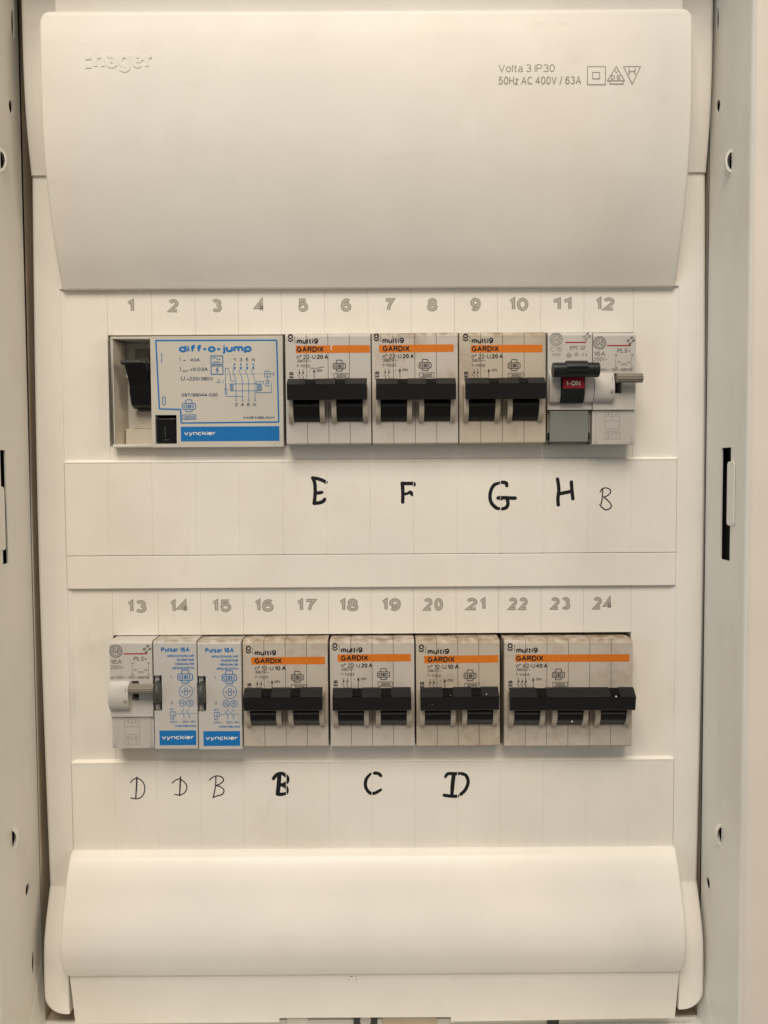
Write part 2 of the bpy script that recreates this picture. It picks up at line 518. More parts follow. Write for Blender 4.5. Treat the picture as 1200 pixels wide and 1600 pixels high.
    def build(s, name, mat, parent, bevel=0.0, seg=2, angle=35, off=(0, 0, 0), mats=None):
        me = bpy.data.meshes.new(name)
        me.from_pydata([((x + off[0]) * MM, -(z + off[2]) * MM, (y + off[1]) * MM) for x, y, z in s.v], [], s.f)
        bm = bmesh.new()
        bm.from_mesh(me)
        if bevel or angle > 0:
            bmesh.ops.remove_doubles(bm, verts=bm.verts, dist=1e-8)
            bmesh.ops.recalc_face_normals(bm, faces=bm.faces)
        if bevel:
            ed = [e for e in bm.edges if len(e.link_faces) == 2 and e.calc_face_angle(0) > math.radians(30)]
            bmesh.ops.bevel(bm, geom=ed, offset=bevel * MM, segments=seg, affect='EDGES', profile=0.5, clamp_overlap=True)
        bm.to_mesh(me)
        bm.free()
        me.materials.append(mat)
        if angle > 5:
            me.polygons.foreach_set('use_smooth', [True] * len(me.polygons))
            face_weighted(me, angle)
        return put(name, me, parent)


def put(name, me, parent, loc=None):
    o = bpy.data.objects.new(name, me)
    COL.objects.link(o)
    if parent:
        o.parent = parent
    if loc:
        o.location = loc
    return o


def thing(name, label, cat, x, y, z, group=None):
    o = bpy.data.objects.new(name, None)
    o.empty_display_size = 0.01
    COL.objects.link(o)
    o.location = W(x, y, z)
    o['label'] = label
    o['category'] = cat
    if group:
        o['group'] = group
    return o


# ------------------------------------------------------------------ unprojection used while laying things out in mm
CAMP = Vector((5.147, 0, 325.86))


def un(px, py, z):
    d = fw * 1250 + r2 * (px - 600) - u2 * (py - 800)
    t = (325.86 - z) / d.y
    return 5.147 + d.x * t, d.z * t


def wall_zy(px, py, X):
    """depth and height where a pixel's ray meets the side wall x = X"""
    d = fw * 1250 + r2 * (px - 600) - u2 * (py - 800)
    t = (X - 5.147) / d.x
    return 325.86 - d.y * t, d.z * t


# ================================================================== the wall and the recessed metal box
XW, XR_, YB, YT = 137.7, 136.9, -229.5, 212.0           # inner faces of the box
ZF, ZR = 38.0, 1.0


def WX(sd):
    return -XW if sd < 0 else XR_

                          # front edge, rear flange
m_ = MB()
for (a, b, c, d) in ((-420, -152, -420, 420), (152, 420, -420, 420), (-152, 152, 226, 420), (-152, 152, -420, -246)):
    m_.box(a, b, c, d, -120, 35.0)
m_.box(-420, 420, -420, 420, -140, -120.5)
wallo = m_.build('wall', M['wall'], None, angle=0)
wallo.location = W(0, 0, 0)
wallo['kind'] = 'structure'
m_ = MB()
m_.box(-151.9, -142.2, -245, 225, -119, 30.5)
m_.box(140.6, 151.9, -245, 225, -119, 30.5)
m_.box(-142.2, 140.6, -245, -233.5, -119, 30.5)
cavo = m_.build('wall_cavity', M['cavity'], None, angle=0)  # lining added behind the side walls to keep their holes dark
cavo.location = W(0, 0, 0)
cavo['kind'] = 'structure'

box = thing('metal_wall_box', 'painted metal box recessed in the wall around the cream breaker cover', 'electrical box', 0, YB, 0)
OFF = (0, -YB, 0)


def rounded_rect(x0, x1, y0, y1, r, n=14):
    pts = []
    for cx, cy, a0 in ((x1 - r, y1 - r, 0), (x0 + r, y1 - r, 90), (x0 + r, y0 + r, 180), (x1 - r, y0 + r, 270)):
        for i in range(n + 1):
            a = math.radians(a0 + 90 * i / n)
            pts.append((cx + r * math.cos(a), cy + r * math.sin(a)))
    return pts


# box shell: inner skin from rear flange forward, rolled front edge, front flange, outer skin back
loopR = 6
prof = [(0, ZR), (0, ZF - 2.5)]
for i in range(1, 7):
    a = math.radians(90 * i / 6)
    prof.append((2.5 * (1 - math.cos(a)), ZF - 2.5 + 2.5 * math.sin(a)))
prof += [(24, ZF), (24.4, ZF - 0.4), (24.4, ZF - 1.4), (2.4, ZF - 1.4), (0.6, ZF - 3.2), (0.6, ZR)]
m_ = MB()
rings = []
for (o_, z_) in prof:
    rings.append([(x, y, z_) for x, y in rounded_rect(-XW - o_, XR_ + o_, YB - o_, YT + o_, loopR + o_)])
n = len(rings[0])
vs = [p for r in rings for p in r]
fs = []
for k in range(len(rings)):
    k2 = (k + 1) % len(rings)
    for i in range(n):
        j = (i + 1) % n
        fs.append((k * n + i, k * n + j, k2 * n + j, k2 * n + i))
m_.add(vs, fs)
shell = m_.build('side_wall', M['box'], box, off=OFF, angle=1)
shell.data.materials.append(M['flange'])
for p in shell.data.polygons:
    if p.center.y < -(ZF - 0.6) * MM:
        p.material_index = 1

# knock-out holes and slots cut through the side walls
holes = []       # (side, z, y, rz, ry, kind)
for (px, py, rz, ry) in ((17, 167, 1.7, 2.6), (20, 38, 1.3, 5.5), (43, 1390, 1.7, 2.4), (52, 1504, 1.2, 5.0)):
    z_, y_ = wall_zy(px, py, -XW)
    holes.append((-1, z_, y_, rz, ry))
for (px, py, rz, ry) in ((1122, 166, 1.9, 2.4), (1121, 31, 1.2, 4.5), (1106, 1380, 1.9, 2.4)):
    z_, y_ = wall_zy(px, py, XR_)
    holes.append((1, z_, y_, rz, ry))
domes = []
for sd, px, py in ((-1, 1, 250), (1, 1143, 251), (-1, 19, 1311), (1, 1127, 1305)):
    z_, y_ = wall_zy(px, py, WX(sd))
    domes.append((sd, z_, y_))
slots = []
for sd, xa, xb, ya, yb in ((-1, 0, 13, 703, 880), (1, 1127.5, 1140, 700, 877)):
    za, y0 = wall_zy(xa, ya, WX(sd))
    zb, y1 = wall_zy(xb, yb, WX(sd))
    slots.append((sd, min(za, zb), max(za, zb), y1, y0))
cut = MB()
for sd, z_, y_, rz, ry in holes:
    pr = [(y_ + ry * math.cos(2 * math.pi * i / 16), z_ + rz * math.sin(2 * math.pi * i / 16)) for i in range(16)]
    cut.prism(pr, WX(sd) - 4, WX(sd) + 4, 'x')
for sd, z_, y_ in domes:
    pr = [(y_ + 3.7 * math.cos(math.pi * i / 10), z_ - 3.3 * math.sin(math.pi * i / 10)) for i in range(11)]
    cut.prism(pr, WX(sd) - 4, WX(sd) + 4, 'x')
for sd, z0, z1, y0, y1 in slots:
    cut.box(WX(sd) - 4, WX(sd) + 4, y0, y1, z0, z1)
co = cut.build('cutter', M['box'], None, off=OFF, angle=1)
co.location = box.location
md = shell.modifiers.new('b', 'BOOLEAN')
md.object = co
md.solver = 'EXACT'
bpy.context.view_layer.update()
dg = bpy.context.evaluated_depsgraph_get()
nm = bpy.data.meshes.new_from_object(shell.evaluated_get(dg))
shell.modifiers.clear()
shell.data = nm
nm.polygons.foreach_set('use_smooth', [False] * len(nm.polygons))
bpy.data.objects.remove(co)

# pressed half-dome louvres, open towards the front
for sd, z_, y_ in domes:
    d_ = MB()
    N1, N2 = 12, 6
    for (sc, rev) in ((1.0, 0), (0.74, 1)):
        g = []
        for i in range(N1 + 1):
            th = math.pi * i / N1                       # along height
            for j in range(N2 + 1):
                ph = (math.pi / 2) * j / N2             # 0 = on the wall, 90 = crown
                yy = 4.3 * math.cos(th) * sc
                rr = math.sin(th) * sc
                g.append((WX(sd) - sd * (2.3 * rr * math.sin(ph) - (0.1 if rev else 0)), y_ + yy, z_ - 4.2 * rr * math.cos(ph)))
        fs = []
        for i in range(N1):
            for j in range(N2):
                a = i * (N2 + 1) + j
                fs.append((a, a + 1, a + N2 + 2, a + N2 + 1))
        d_.add(g, fs)
    off_ = (N1 + 1) * (N2 + 1)
    for i in range(N1):
        a, b = i * (N2 + 1) + N2, (i + 1) * (N2 + 1) + N2
        d_.f.append((a, b, b + off_, a + off_))
    d_.build('louvre', M['box'], box, off=OFF, angle=60)

# hooked tongues in the two long slots
for sd, z0, z1, y0, y1 in slots:
    t_ = MB()
    h = y1 - y0
    ya, yb = (y0 + h * 0.125, y1 - h * 0.32) if sd < 0 else (y0 + h * 0.315, y1 - h * 0.125)
    tz, _ = wall_zy(8 if sd < 0 else 1135, 790, WX(sd) - sd * 0.7)
    ob = rounded_rect(ya, yb, tz, z1 + 4.2, 1.3, 4)
    t_.prism(ob, WX(sd) - sd * 0.05, WX(sd) - sd * 0.7, 'x')
    t_.build('slot_tongue', M['box'], box, bevel=0.35, off=OFF)

# rear flange ring with the rectangular opening, and the inner chassis behind it
m_ = MB()
fxa, fyb = un(52.5, 1597, ZR)
fxb, _ = un(1102, 1590, ZR)
fxa, fxb = max(fxa, -XW + 0.05), min(fxb, XR_ - 0.05)
for (a, b, c, d) in ((-XW - 1, fxa, YB - 1, YT + 1), (fxb, XW + 1, YB - 1, YT + 1), (fxa, fxb, YB - 1, fyb), (fxa, fxb, 206, YT + 1)):
    m_.box(a, b, c, d, ZR - 1.5, ZR + 0.02)
m_.build('rear_flange', M['box'], box, off=OFF, bevel=0.3, angle=40)
m_ = MB()
m_.box(-141, 140, YB - 1, YT + 1, -92, -90)
m_.box(-141, -XW - 0.15, YB - 1, YT + 1, -90, ZR - 1.6)
m_.box(XR_ + 0.15, 140, YB - 1, YT + 1, -90, ZR - 1.6)
m_.box(-139, 139, YB - 1, YB + 1, -90, ZR - 1.6)
m_.box(-139, 139, YT - 1, YT + 1, -90, ZR - 1.6)
m_.build('back_panel', M['inner'], box, off=OFF, angle=0)
for sx, cx_ in ((-1, fxa), (1, fxb)):     # slanting gussets in the lower corners
    m_ = MB()
    X_ = WX(sx)
    A, B_, C_ = (X_ - sx * 0.1, -200, ZR + 0.1), (X_ - sx * 0.1, YB + 0.1, 19), (cx_ - sx * 1.0, YB + 0.1, ZR + 0.1)
    m_.add([A, B_, C_, (X_ + sx, -200, ZR - 1), (X_ + sx, YB - 1, 19), (cx_ - sx * 1.0, YB - 1, ZR - 1)], [(0, 1, 2), (3, 5, 4), (0, 3, 4, 1), (1, 4, 5, 2), (2, 5, 3, 0)])
    m_.build('corner_gusset', M['box'], box, off=OFF, angle=0)
# little folded corner brackets seen in the lower corners
for sx in (-1, 1):
    m_ = MB()
    m_.prism([(sx * 136, -205), (sx * 130, -205), (sx * 126, -222), (sx * 112, -226), (sx * 112, -232), (sx * 134, -232)], -24, -22, 'z')
    m_.build('corner_bracket', M['inner'], box, off=OFF, bevel=0.5)
    m_ = MB()
    m_.line([(sx * 133, -222), (sx * 129, -227), (sx * 126.5, -223.5)], 1.3, -18, True)
    m_.prism([(sx * 132.4, -224), (sx * 130.8, -226.8), (sx * 127.5, -225.2), (sx * 128.4, -223.6), (sx * 130.6, -225), (sx * 131.4, -223)], -21, -18, 'z')
    m_.build('bracket_hook', M['inner'], box, off=OFF)
for yy in (34.0, -88.5):
    m_ = MB()
    m_.prism([(yy - 17, -46), (yy - 17, -45), (yy - 13, -45), (yy - 13, -39), (yy + 13, -39), (yy + 13, -45), (yy + 17, -45), (yy + 17, -46), (yy + 12, -46), (yy + 12, -40), (yy - 12, -40), (yy - 12, -46)], -135, 135, 'x')
    m_.build('mounting_rail', M['rail'], box, off=OFF)

# ================================================================== the cream plastic cover
XL, XR = -134.3, 135.9                       # outer edges
IL, IR = -123.8, 125.4                       # inner edges of the side borders
C0 = (XL + XR) / 2
cover = thing('breaker_panel_cover', 'cream plastic front cover with curved shrouds, outlined position numbers and handwritten letters', 'panel cover', C0, -224, 0)
OC = (-C0, 224, 0)


def cs(y, x0, x1, zt, zb, r, rr=None, n=5):
    """one cross-section: up the left side, over the face, down the right"""
    rr = r if rr is None else rr
    p = [(x0, y, zb)]
    for i in range(n + 1):
        a = math.radians(90 * i / n)
        p.append((x0 + r * (1 - math.cos(a)), y, zt - r + r * math.sin(a)))
    for i in range(n + 1):
        a = math.radians(90 - 90 * i / n)
        p.append((x1 - rr * (1 - math.cos(a)), y, zt - rr + rr * math.sin(a)))
    p.append((x1, y, zb))
    return p


def interp(tab, y):
    for (a, za), (b, zb) in zip(tab, tab[1:]):
        if (a - y) * (b - y) <= 0:
            t = (y - a) / (b - a)
            t2 = t * t * (3 - 2 * t) if False else t
            return za + (zb - za) * t2
    return tab[-1][1]


def smooth_tab(tab, y):
    """Catmull-Rom through (y, z) pairs"""
    for i in range(len(tab) - 1):
        a, b = tab[i], tab[i + 1]
        if (a[0] - y) * (b[0] - y) <= 0 and a[0] != b[0]:
            t = (y - a[0]) / (b[0] - a[0])
            p0 = tab[i - 1] if i > 0 else (2 * a[0] - b[0], 2 * a[1] - b[1])
            p3 = tab[i + 2] if i + 2 < len(tab) else (2 * b[0] - a[0], 2 * b[1] - a[1])
            h = b[0] - a[0]
            ma = (b[1] - p0[1]) / (b[0] - p0[0]) * h
            mb = (p3[1] - a[1]) / (p3[0] - a[0]) * h
            return (2 * t**3 - 3 * t**2 + 1) * a[1] + (t**3 - 2 * t**2 + t) * ma + (-2 * t**3 + 3 * t**2) * b[1] + (t**3 - t**2) * mb
    return tab[-1][1]


# side borders with their raised shoulders beside the shrouds
TOPS = [(121.0, 0.9), (128, 2.3), (140, 4.3), (155, 5.5), (175, 5.9), (206, 5.9)]
BOTS = [(-170.0, 0.3), (-175, 2.3), (-183, 5.3), (-191, 7.4), (-200, 8.0), (-219, 8.0)]
RC = 7.5
for sd, xo, xi in ((-1, XL, IL), (1, XR, IR)):
    st = []
    for k in range(27):
        y = 206 - (206 - 121.0) * k / 26
        st.append((y, xo, smooth_tab(TOPS, y)))
    st += [(120.6, xo, 0.9), (120.4, xo, 0.0)]
    for y in (110, 100, 88, 76.2, 75.8, 60, 45, 30, 15, 0, -15, -30, -45, -60, -75, -90, -105, -120, -130, -140, -148, -154.4, -154.8, -162, -169.3):
        st.append((y, xo + sd * 1.35 * math.sin(math.pi * (120.4 - y) / 290.4), 0.0))      # the long sides bow outwards a little
    st += [(-170.0, xo, 0.1)]
    for k in range(1, 22):
        y = -170 - (41.5) * k / 21
        st.append((y, xo, smooth_tab(BOTS, y)))
    for k in range(1, 9):
        a = math.radians(90 * k / 8)
        y = -211.5 - RC * math.sin(a)
        st.append((y, xo - sd * RC * (1 - math.cos(a)), 8.0))
    rings = []
    for y, x, z in st:
        xi_ = xi if -154.6 < y < 75.9 or y < -201 else xi - sd * 4.5      # under the shrouds the border runs on inwards
        if sd < 0:
            rings.append(cs(y, x, xi_, z, -9, 1.6, 0.5))
        else:
            rings.append(cs(y, xi_, x, z, -9, 0.5, 1.6))
    m_ = MB()
    m_.loft(rings)
    fr = m_.build('side_border', M['cover'], cover, off=OC, angle=28)
    # sloping inner step down to the number panels
    for (ya, yb) in ((5.9, 76), (-118, -45.4)):
        m_ = MB()
        a, b = (xi, xi + 2.1) if sd < 0 else (xi, xi - 2.1)
        m_.prism([(a, -0.5), (b, -1.4), (b, -4), (a, -4)], ya - 0.5, yb + 0.5, 'y')
        m_.build('sloped_step', M['cover'], cover, off=OC, angle=0)


def shroud(name, tab, x0, x1, rc, top_round, steps=40, edge=1.3):
    ys = [tab[0][0] + (tab[-1][0] - tab[0][0]) * k / steps for k in range(steps + 1)]
    yt = tab[0][0] if top_round else tab[-1][0]
    rings = []
    extra = [yt + (-1 if top_round else 1) * rc * (1 - math.cos(math.radians(a))) for a in (0, 15, 30, 45, 60, 75, 90)]
    ys = sorted(set([round(q, 4) for q in ys + extra]), reverse=True)
    for y in ys:
        z = smooth_tab(tab, y)
        d = abs(y - yt)
        ins = 0.0
        if d < rc:
            ins = rc - math.sqrt(max(0, rc * rc - (rc - d) ** 2))
        # the outer lip rolls over at the rounded end
        roll = 0.0
        if d < 1.6:
            roll = 1.6 - math.sqrt(max(0, 1.6**2 - (1.6 - d) ** 2))
        rings.append(cs(y, x0 + ins, x1 - ins, z - roll, -2.0, edge))
    m_ = MB()
    m_.loft(rings)
    return m_.build(name, M['cover'], cover, off=OC, angle=40)


UP = [(176.0, 16.2), (165, 16.9), (150, 17.1), (132, 16.3), (120, 14.8), (109, 12.5), (98, 9.5), (86.6, 5.6), (75.9, 0.9)]
sh_up = shroud('upper_shroud', UP, -122.9, 123.7, 4.5, True)
m_ = MB()      # undercut lip of the upper shroud
m_.prism([(76.3, 0.6), (75.95, 0.9), (75.6, 0.7), (75.4, -1.6), (76.8, -1.6)], -122.4, 123.2, 'x')
m_.build('shroud_lip', M['cover'], cover, off=OC, angle=0)
LO = [(-154.4, 1.0), (-155.4, 3.4), (-162, 7.6), (-170, 10.9), (-178, 13.8), (-184, 15.1), (-190, 15.3), (-196, 14.2), (-201.2, 12.4)]
sh_lo = shroud('lower_shroud', LO, -124.2, 125.7, 4.5, False)

# lettering on the upper shroud: raised maker's name, printed ratings and marks
m_ = MB()
x0, y0 = un(147, 107, 17)
x1, _ = un(240, 107, 17)
m_.text('hager', x0, x1, y0, 6.6, 17.32, weight=0.022, thick=0.35)
bxx, _ = un(134, 107, 17)
for yy in (y0 + 0.1, y0 + 3.2):
    m_.box(bxx, bxx + 2.2, yy, yy + 1.5, 16.5, 17.36)
e_ = m_.build('raised_name', M['cover'], cover, off=OC, angle=30)
e_.parent = sh_up
e_.name = 'raised_name'
zt = 17.16
m_ = MB()


def U(px, py, z=17.16):
    return un(px, py, z)


def tU(mb, s, xa, xb, base, cap, z=17.16, **kw):
    x0, y0 = un(xa, base, z)
    x1, _ = un(xb, base, z)
    mb.text(s, x0, x1, y0, cap, z, **kw)


tU(m_, 'Volta 3 IP30', 779, 867, 113, 2.9, wfrac=0.115)
tU(m_, '50Hz AC 400V / 63A', 779, 908, 132, 2.9, wfrac=0.115)


def pl(mb, pts, wd, z=17.17, caps=False):
    mb.line([un(a, b, z) for a, b in pts], wd, z, caps)


pl(m_, [(918, 104), (946, 104), (946, 132), (918, 132), (918, 104)], 0.28)
pl(m_, [(926, 113), (937, 113), (937, 123), (926, 123), (926, 113)], 0.28)
pl(m_, [(963, 104), (949, 126), (976, 126), (963, 104)], 0.28)
pl(m_, [(953, 126), (953, 131), (974, 131), (974, 126)], 0.28)
tU(m_, 'V', 960, 966, 115, 1.6)
tU(m_, 'D', 955, 961, 124, 1.6)
tU(m_, 'E', 964, 970, 124, 1.6)
pl(m_, [(974, 104), (1001, 104), (988, 131), (974, 104)], 0.28)
tU(m_, 'H', 982, 993, 118, 2.8)
m_.build('rating_print', M['number'], sh_up, off=OC, angle=0)

# flat strips above the upper and below the lower shroud
m_ = MB()
m_.box(-119.0, 122.0, 170, 206, -4, 11.0)
m_.build('top_strip', M['cover'], cover, off=OC, bevel=0.7, seg=3)
m_ = MB()
nx0, _ = un(520, 1590, 8)
nx1, _ = un(705, 1590, 8)
bl, yl = un(117, 1602, 8)
br, yr = un(1055, 1592, 8)
for (a, b, ya, yb) in ((bl, nx0 - 22, yl, yl + 0.1), (nx0 - 22, nx1, yl + 2.2, yl + 2.0), (nx1, br, yr - 1.0, yr)):
    yq = min(ya, yb)
    za, zb = 12.2 + (ya + 199) * 0.2, 12.2 + (yb + 199) * 0.2
    m_.add([(a, -199, 12.2), (b, -199, 12.2), (a, ya, za), (b, yb, zb), (a, -199, -3), (b, -199, -3), (a, ya, -3), (b, yb, -3)],
           [(0, 1, 3, 2), (4, 6, 7, 5), (0, 4, 5, 1), (2, 3, 7, 6), (0, 2, 6, 4), (1, 5, 7, 3)])
m_.build('bottom_strip', M['cover'], cover, off=OC, angle=1)
bp_ = box
for (xa, xb, mt, nm_) in ((-36, -27, 'cover', 'plastic_clip'), (-8, 2, 'wheel', 'terminal_block'), (4, 27, 'inner', 'inner_plate'), (73, 78, 'wheel', 'cable_entry')):
    m_ = MB()
    m_.box(xa, xb, -232, -226.2 if nm_ != 'cable_entry' else -224.6, -3, 1.5)
    m_.build(nm_, M[mt], box, bevel=0.5, off=OFF)
m_ = MB()
m_.cyl((-3, -226.4), 2.3, 1.5, 3.2, 'z', 20)
m_.build('clamp_screw', M['screw'], box, bevel=0.3, off=OFF)

# crossbar between the rows and the backing behind all tiles
m_ = MB()
m_.box(IL + 0.05, IR - 0.05, -45.5, -32.0, -3.5, 0.15)
m_.build('crossbar', M['panel'], cover, off=OC, bevel=0.35, seg=3)
m_ = MB()
for ya, yb in ((5.6, 6.6), (-118.6, -117.6)):
    pass

P0, PP = -106.0, 17.72                       # first vertical joint and its pitch


def tiles(name, x_edges, y0, y1, z0, z1, mat, parent, off, bev=0.22, gap=0.16):
    cache = {}
    out = []
    for a, b in zip(x_edges, x_edges[1:]):
        wd = round(b - a, 3)
        key = (wd, y1 - y0)
        if key not in cache:
            t = MB()
            t.box(gap / 2, wd - gap / 2, 0, y1 - y0, z0, z1)
            o = t.build(name, mat, parent, bevel=bev, seg=2)
            cache[key] = o.data
        else:
            o = put(name, cache[key], parent)
        o.location = ((a + off[0]) * MM, 0, (y0 + off[1]) * MM)
        out.append(o)
    return out


xe = [IL + 0.1] + [P0 + PP * k for k in range(13)] + [IR - 0.1]
marks = {}
# label strips
for si, (y0, y1) in enumerate(((-31.75, 5.9), (-154.6, -118.0))):
    m_ = MB()
    m_.box(IL + 0.1, IR - 0.1, y0 - 1, y1 - 0.4, -4.0, -0.35)
    strip = m_.build('label_strip', M['panel'], cover, off=OC, angle=0)
    tiles('label_cell', xe, y0, y1, -0.4, 0.25 if si == 0 else 0.25, M['panel'], strip, OC, bev=0.08, gap=0.24)
    cells_at = xe[1:-1]
    for xx in cells_at:
        rb = MB()
        rb.prism([(-0.16, 0.1), (-0.13, 0.31), (-0.06, 0.36), (0.06, 0.36), (0.13, 0.31), (0.16, 0.1)], 0, y1 - y0 - 0.3, 'y')
        ro = rb.build('divider_rib', M['panel'], strip, angle=50)
        ro.location = ((xx + OC[0]) * MM, 0, (y0 + OC[1] + 0.15) * MM)
    marks[si] = strip
NZ = -1.3
# number panels with the device openings
SLOT = [(-105.5, 107.6, 12.6, 57.6), (-105.9, 107.6, -111.2, -64.9)]
NUM = [(5.9, 76.0), (-118.0, -45.4)]
XN0, NP = -105.0, 17.5
for si in range(2):
    sx0, sx1, sy0, sy1 = SLOT[si]
    y0, y1 = NUM[si]
    m_ = MB()
    xa, xb = IL + 1.9, IR - 1.9
    ze = NZ - 0.35
    for (a, b, c, d) in ((xa, sx0 - 0.6, y0, y1), (sx1 + 0.6, xb, y0, y1), (sx0 - 0.6, sx1 + 0.6, sy1 + 0.6, y1), (sx0 - 0.6, sx1 + 0.6, y0, sy0 - 0.6)):
        m_.box(a, b, c, d, -3.6, ze)
    panel = m_.build('number_panel', M['panel'], cover, off=OC, angle=0)
    ne = [XN0 + NP * k + (0.4 if si else 0.0) for k in range(13)]
    ne[0], ne[-1] = sx0, sx1
    tiles('number_tile', ne, sy1, y1, NZ - 0.4, NZ, M['panel'], panel, OC, bev=0.07, gap=0.05)
    tiles('side_tile', [xa, sx0], y0, y1, NZ - 0.4, NZ, M['panel'], panel, OC, bev=0.12, gap=0.05)
    tiles('side_tile', [sx1, xb], y0, y1, NZ - 0.4, NZ, M['panel'], panel, OC, bev=0.12, gap=0.05)
    tiles('lower_rail', [sx0, sx1], y0, sy0, NZ - 0.4, NZ, M['panel'], panel, OC, bev=0.12, gap=0.05)
    # opening walls
    m_ = MB()
    for (a, b, c, d) in ((sx0 - 0.6, sx1 + 0.6, sy1 + 0.02, sy1 + 0.6), (sx0 - 0.6, sx1 + 0.6, sy0 - 0.6, sy0 - 0.02), (sx0 - 0.6, sx0 - 0.02, sy0, sy1), (sx1 + 0.02, sx1 + 0.6, sy0, sy1)):
        m_.box(a, b, c, d, -9, NZ - 0.41)
    m_.build('opening_rim', M['panel'], panel, off=OC, angle=0)
    # outlined numbers
    row = [(204, 467.5, 488.5), (945, 464.5, 485.5)] if si == 0 else [(214, 937.5, 957.5), (942, 932.5, 952.5)]
    for k in range(12):
        t = k / 11
        cx = row[0][0] + (row[1][0] - row[0][0]) * t
        top = row[0][1] + (row[1][1] - row[0][1]) * t
        bot = row[0][2] + (row[1][2] - row[0][2]) * t
        s_ = str(1 + k + 12 * si)
        X, Yb = un(cx, bot, NZ)
        _, Yt = un(cx, top, NZ)
        wd = 3.0 if s_ == '1' else (4.2 if len(s_) == 1 else 8.0)
        g = MB()
        ch_ = Yt - Yb
        g.text(s_, X - wd / 2, X + wd / 2, Yb, ch_, NZ + 0.03, wfrac=0.26)
        no_ = g.build('position_number', M['number'], panel, off=OC, angle=0)
        g = MB()
        dd = ch_ * 0.26 / 2 - ch_ * 0.10 / 2      # same centrelines, thinner stroke: the pale core of each outlined digit
        g.text(s_, X - wd / 2 + dd, X + wd / 2 - dd, Yb + dd, ch_ - 2 * dd, NZ + 0.05, wfrac=0.10 * ch_ / (ch_ - 2 * dd), gapx=ch_ * (0.115 + 0.16) )
        g.build('number_core', M['numcore'], panel, off=OC, angle=0)

# thin ledges that catch the light above each label strip
for yy in (6.0, -117.9):
    m_ = MB()
    m_.prism([(yy - 0.6, -2.0), (yy - 0.05, 0.42), (yy + 0.3, 0.38), (yy + 1.3, -1.6)], IL + 0.1, IR - 0.1, 'x')
    m_.build('strip_ledge', M['panel'], cover, off=OC, bevel=0.12)

# handwriting (pixel polylines of the pen strokes laid on the strip face)
ZL = 0.27


def hand(strip, strokes, wd, mat):
    g = MB()
    for stp in strokes:
        if len(stp) > 2:                         # round the pen path through its points
            q, n_ = [], len(stp)
            full = [tuple(p) + (1,) * (3 - len(p)) for p in stp]
            for i in range(n_ - 1):
                p0, p1, p2, p3 = full[max(0, i - 1)], full[i], full[i + 1], full[min(n_ - 1, i + 2)]
                for t in (0, .25, .5, .75):
                    q.append(tuple(0.5 * (2 * b + (c - a) * t + (2 * a - 5 * b + 4 * c - d) * t * t + (3 * b - a - 3 * c + d) * t**3) for a, b, c, d in zip(p0, p1, p2, p3)))
            stp = q + [full[-1]]
        g.line([tuple(un(p[0], p[1], ZL)) + (wd * (p[2] if len(p) > 2 else 1),) for p in stp], wd, ZL, True)
    g.build('handwritten_letter', M[mat], strip, off=OC, angle=0)


def z1(pts):   # zoom of region 440,720 at 4x
    return [(440 + p[0] / 4, 720 + p[1] / 4) + tuple(p[2:]) for p in pts]


def z2(pts):   # zoom of region 730,700 at 3.4286x
    return [(730 + p[0] / 3.4286, 700 + p[1] / 3.4286) + tuple(p[2:]) for p in pts]


def z3(pts):   # region 90,1160 at 3x
    return [(90 + p[0] / 3, 1160 + p[1] / 3) + tuple(p[2:]) for p in pts]


def z4(pts):   # region 480,1160 at 2x
    return [(480 + p[0] / 2, 1160 + p[1] / 2) + tuple(p[2:]) for p in pts]


MK = 1.45
hand(marks[0], [z1([(195, 108, 1.1), (225, 112), (255, 122), (278, 134)]), z1([(196, 108), (207, 140), (210, 190), (207, 240), (203, 266)]),
                z1([(212, 202, .8), (235, 200), (254, 196, .8)]), z1([(204, 266), (235, 262), (258, 254), (270, 240)])], MK, 'marker')
hand(marks[0], [z1([(755, 140, 1.1), (758, 200), (757, 258)]), z1([(754, 142), (800, 142), (826, 142), (828, 150)]),
                z1([(760, 210, .8), (790, 203, .8), (804, 196), (816, 210)])], MK, 'marker')
hand(marks[0], [z2([(212, 202), (208, 187), (185, 184), (172, 188, .7)]), z2([(168, 188, .8), (145, 198), (128, 225), (122, 262), (130, 295), (155, 320), (175, 325, .8)]),
                z2([(190, 326), (210, 318), (218, 300), (216, 280), (212, 268)]), z2([(165, 268), (200, 266), (230, 268), (257, 268)]), z2([(172, 262, .7), (182, 274, .8)])], MK, 'marker')
hand(marks[0], [z2([(484, 167), (491, 220), (486, 270), (488, 305)]), z2([(558, 182), (561, 225), (566, 272)]),
                z2([(488, 246), (520, 240), (560, 232)])], MK, 'marker')
hand(marks[0], [z2([(712, 236), (724, 218), (745, 214), (765, 222), (768, 238), (750, 256), (732, 262)]), z2([(726, 216), (724, 260), (718, 300)]),
                z2([(732, 264), (758, 285), (772, 308), (764, 324), (742, 331), (722, 318), (710, 302)])], 0.5, 'pen')
hand(marks[1], [z3([(342, 188), (352, 176), (372, 168), (395, 180), (408, 205), (406, 235), (390, 258), (365, 264), (344, 260)]), z3([(372, 163, 1.3), (370, 210, 1.3), (366, 262)])], 0.48, 'pen')
hand(marks[1], [z3([(538, 190), (552, 178), (572, 172), (598, 190), (606, 212), (596, 235), (574, 246), (550, 244)]), z3([(576, 162, 1.3), (574, 210, 1.3), (572, 250)])], 0.48, 'pen')
hand(marks[1], [z3([(712, 176), (730, 162), (752, 157), (774, 166), (776, 182), (758, 196), (742, 201)]), z3([(742, 162), (740, 205), (730, 256)]),
                z3([(744, 202), (768, 210), (780, 226), (772, 243), (750, 250), (728, 258)])], 0.48, 'pen')
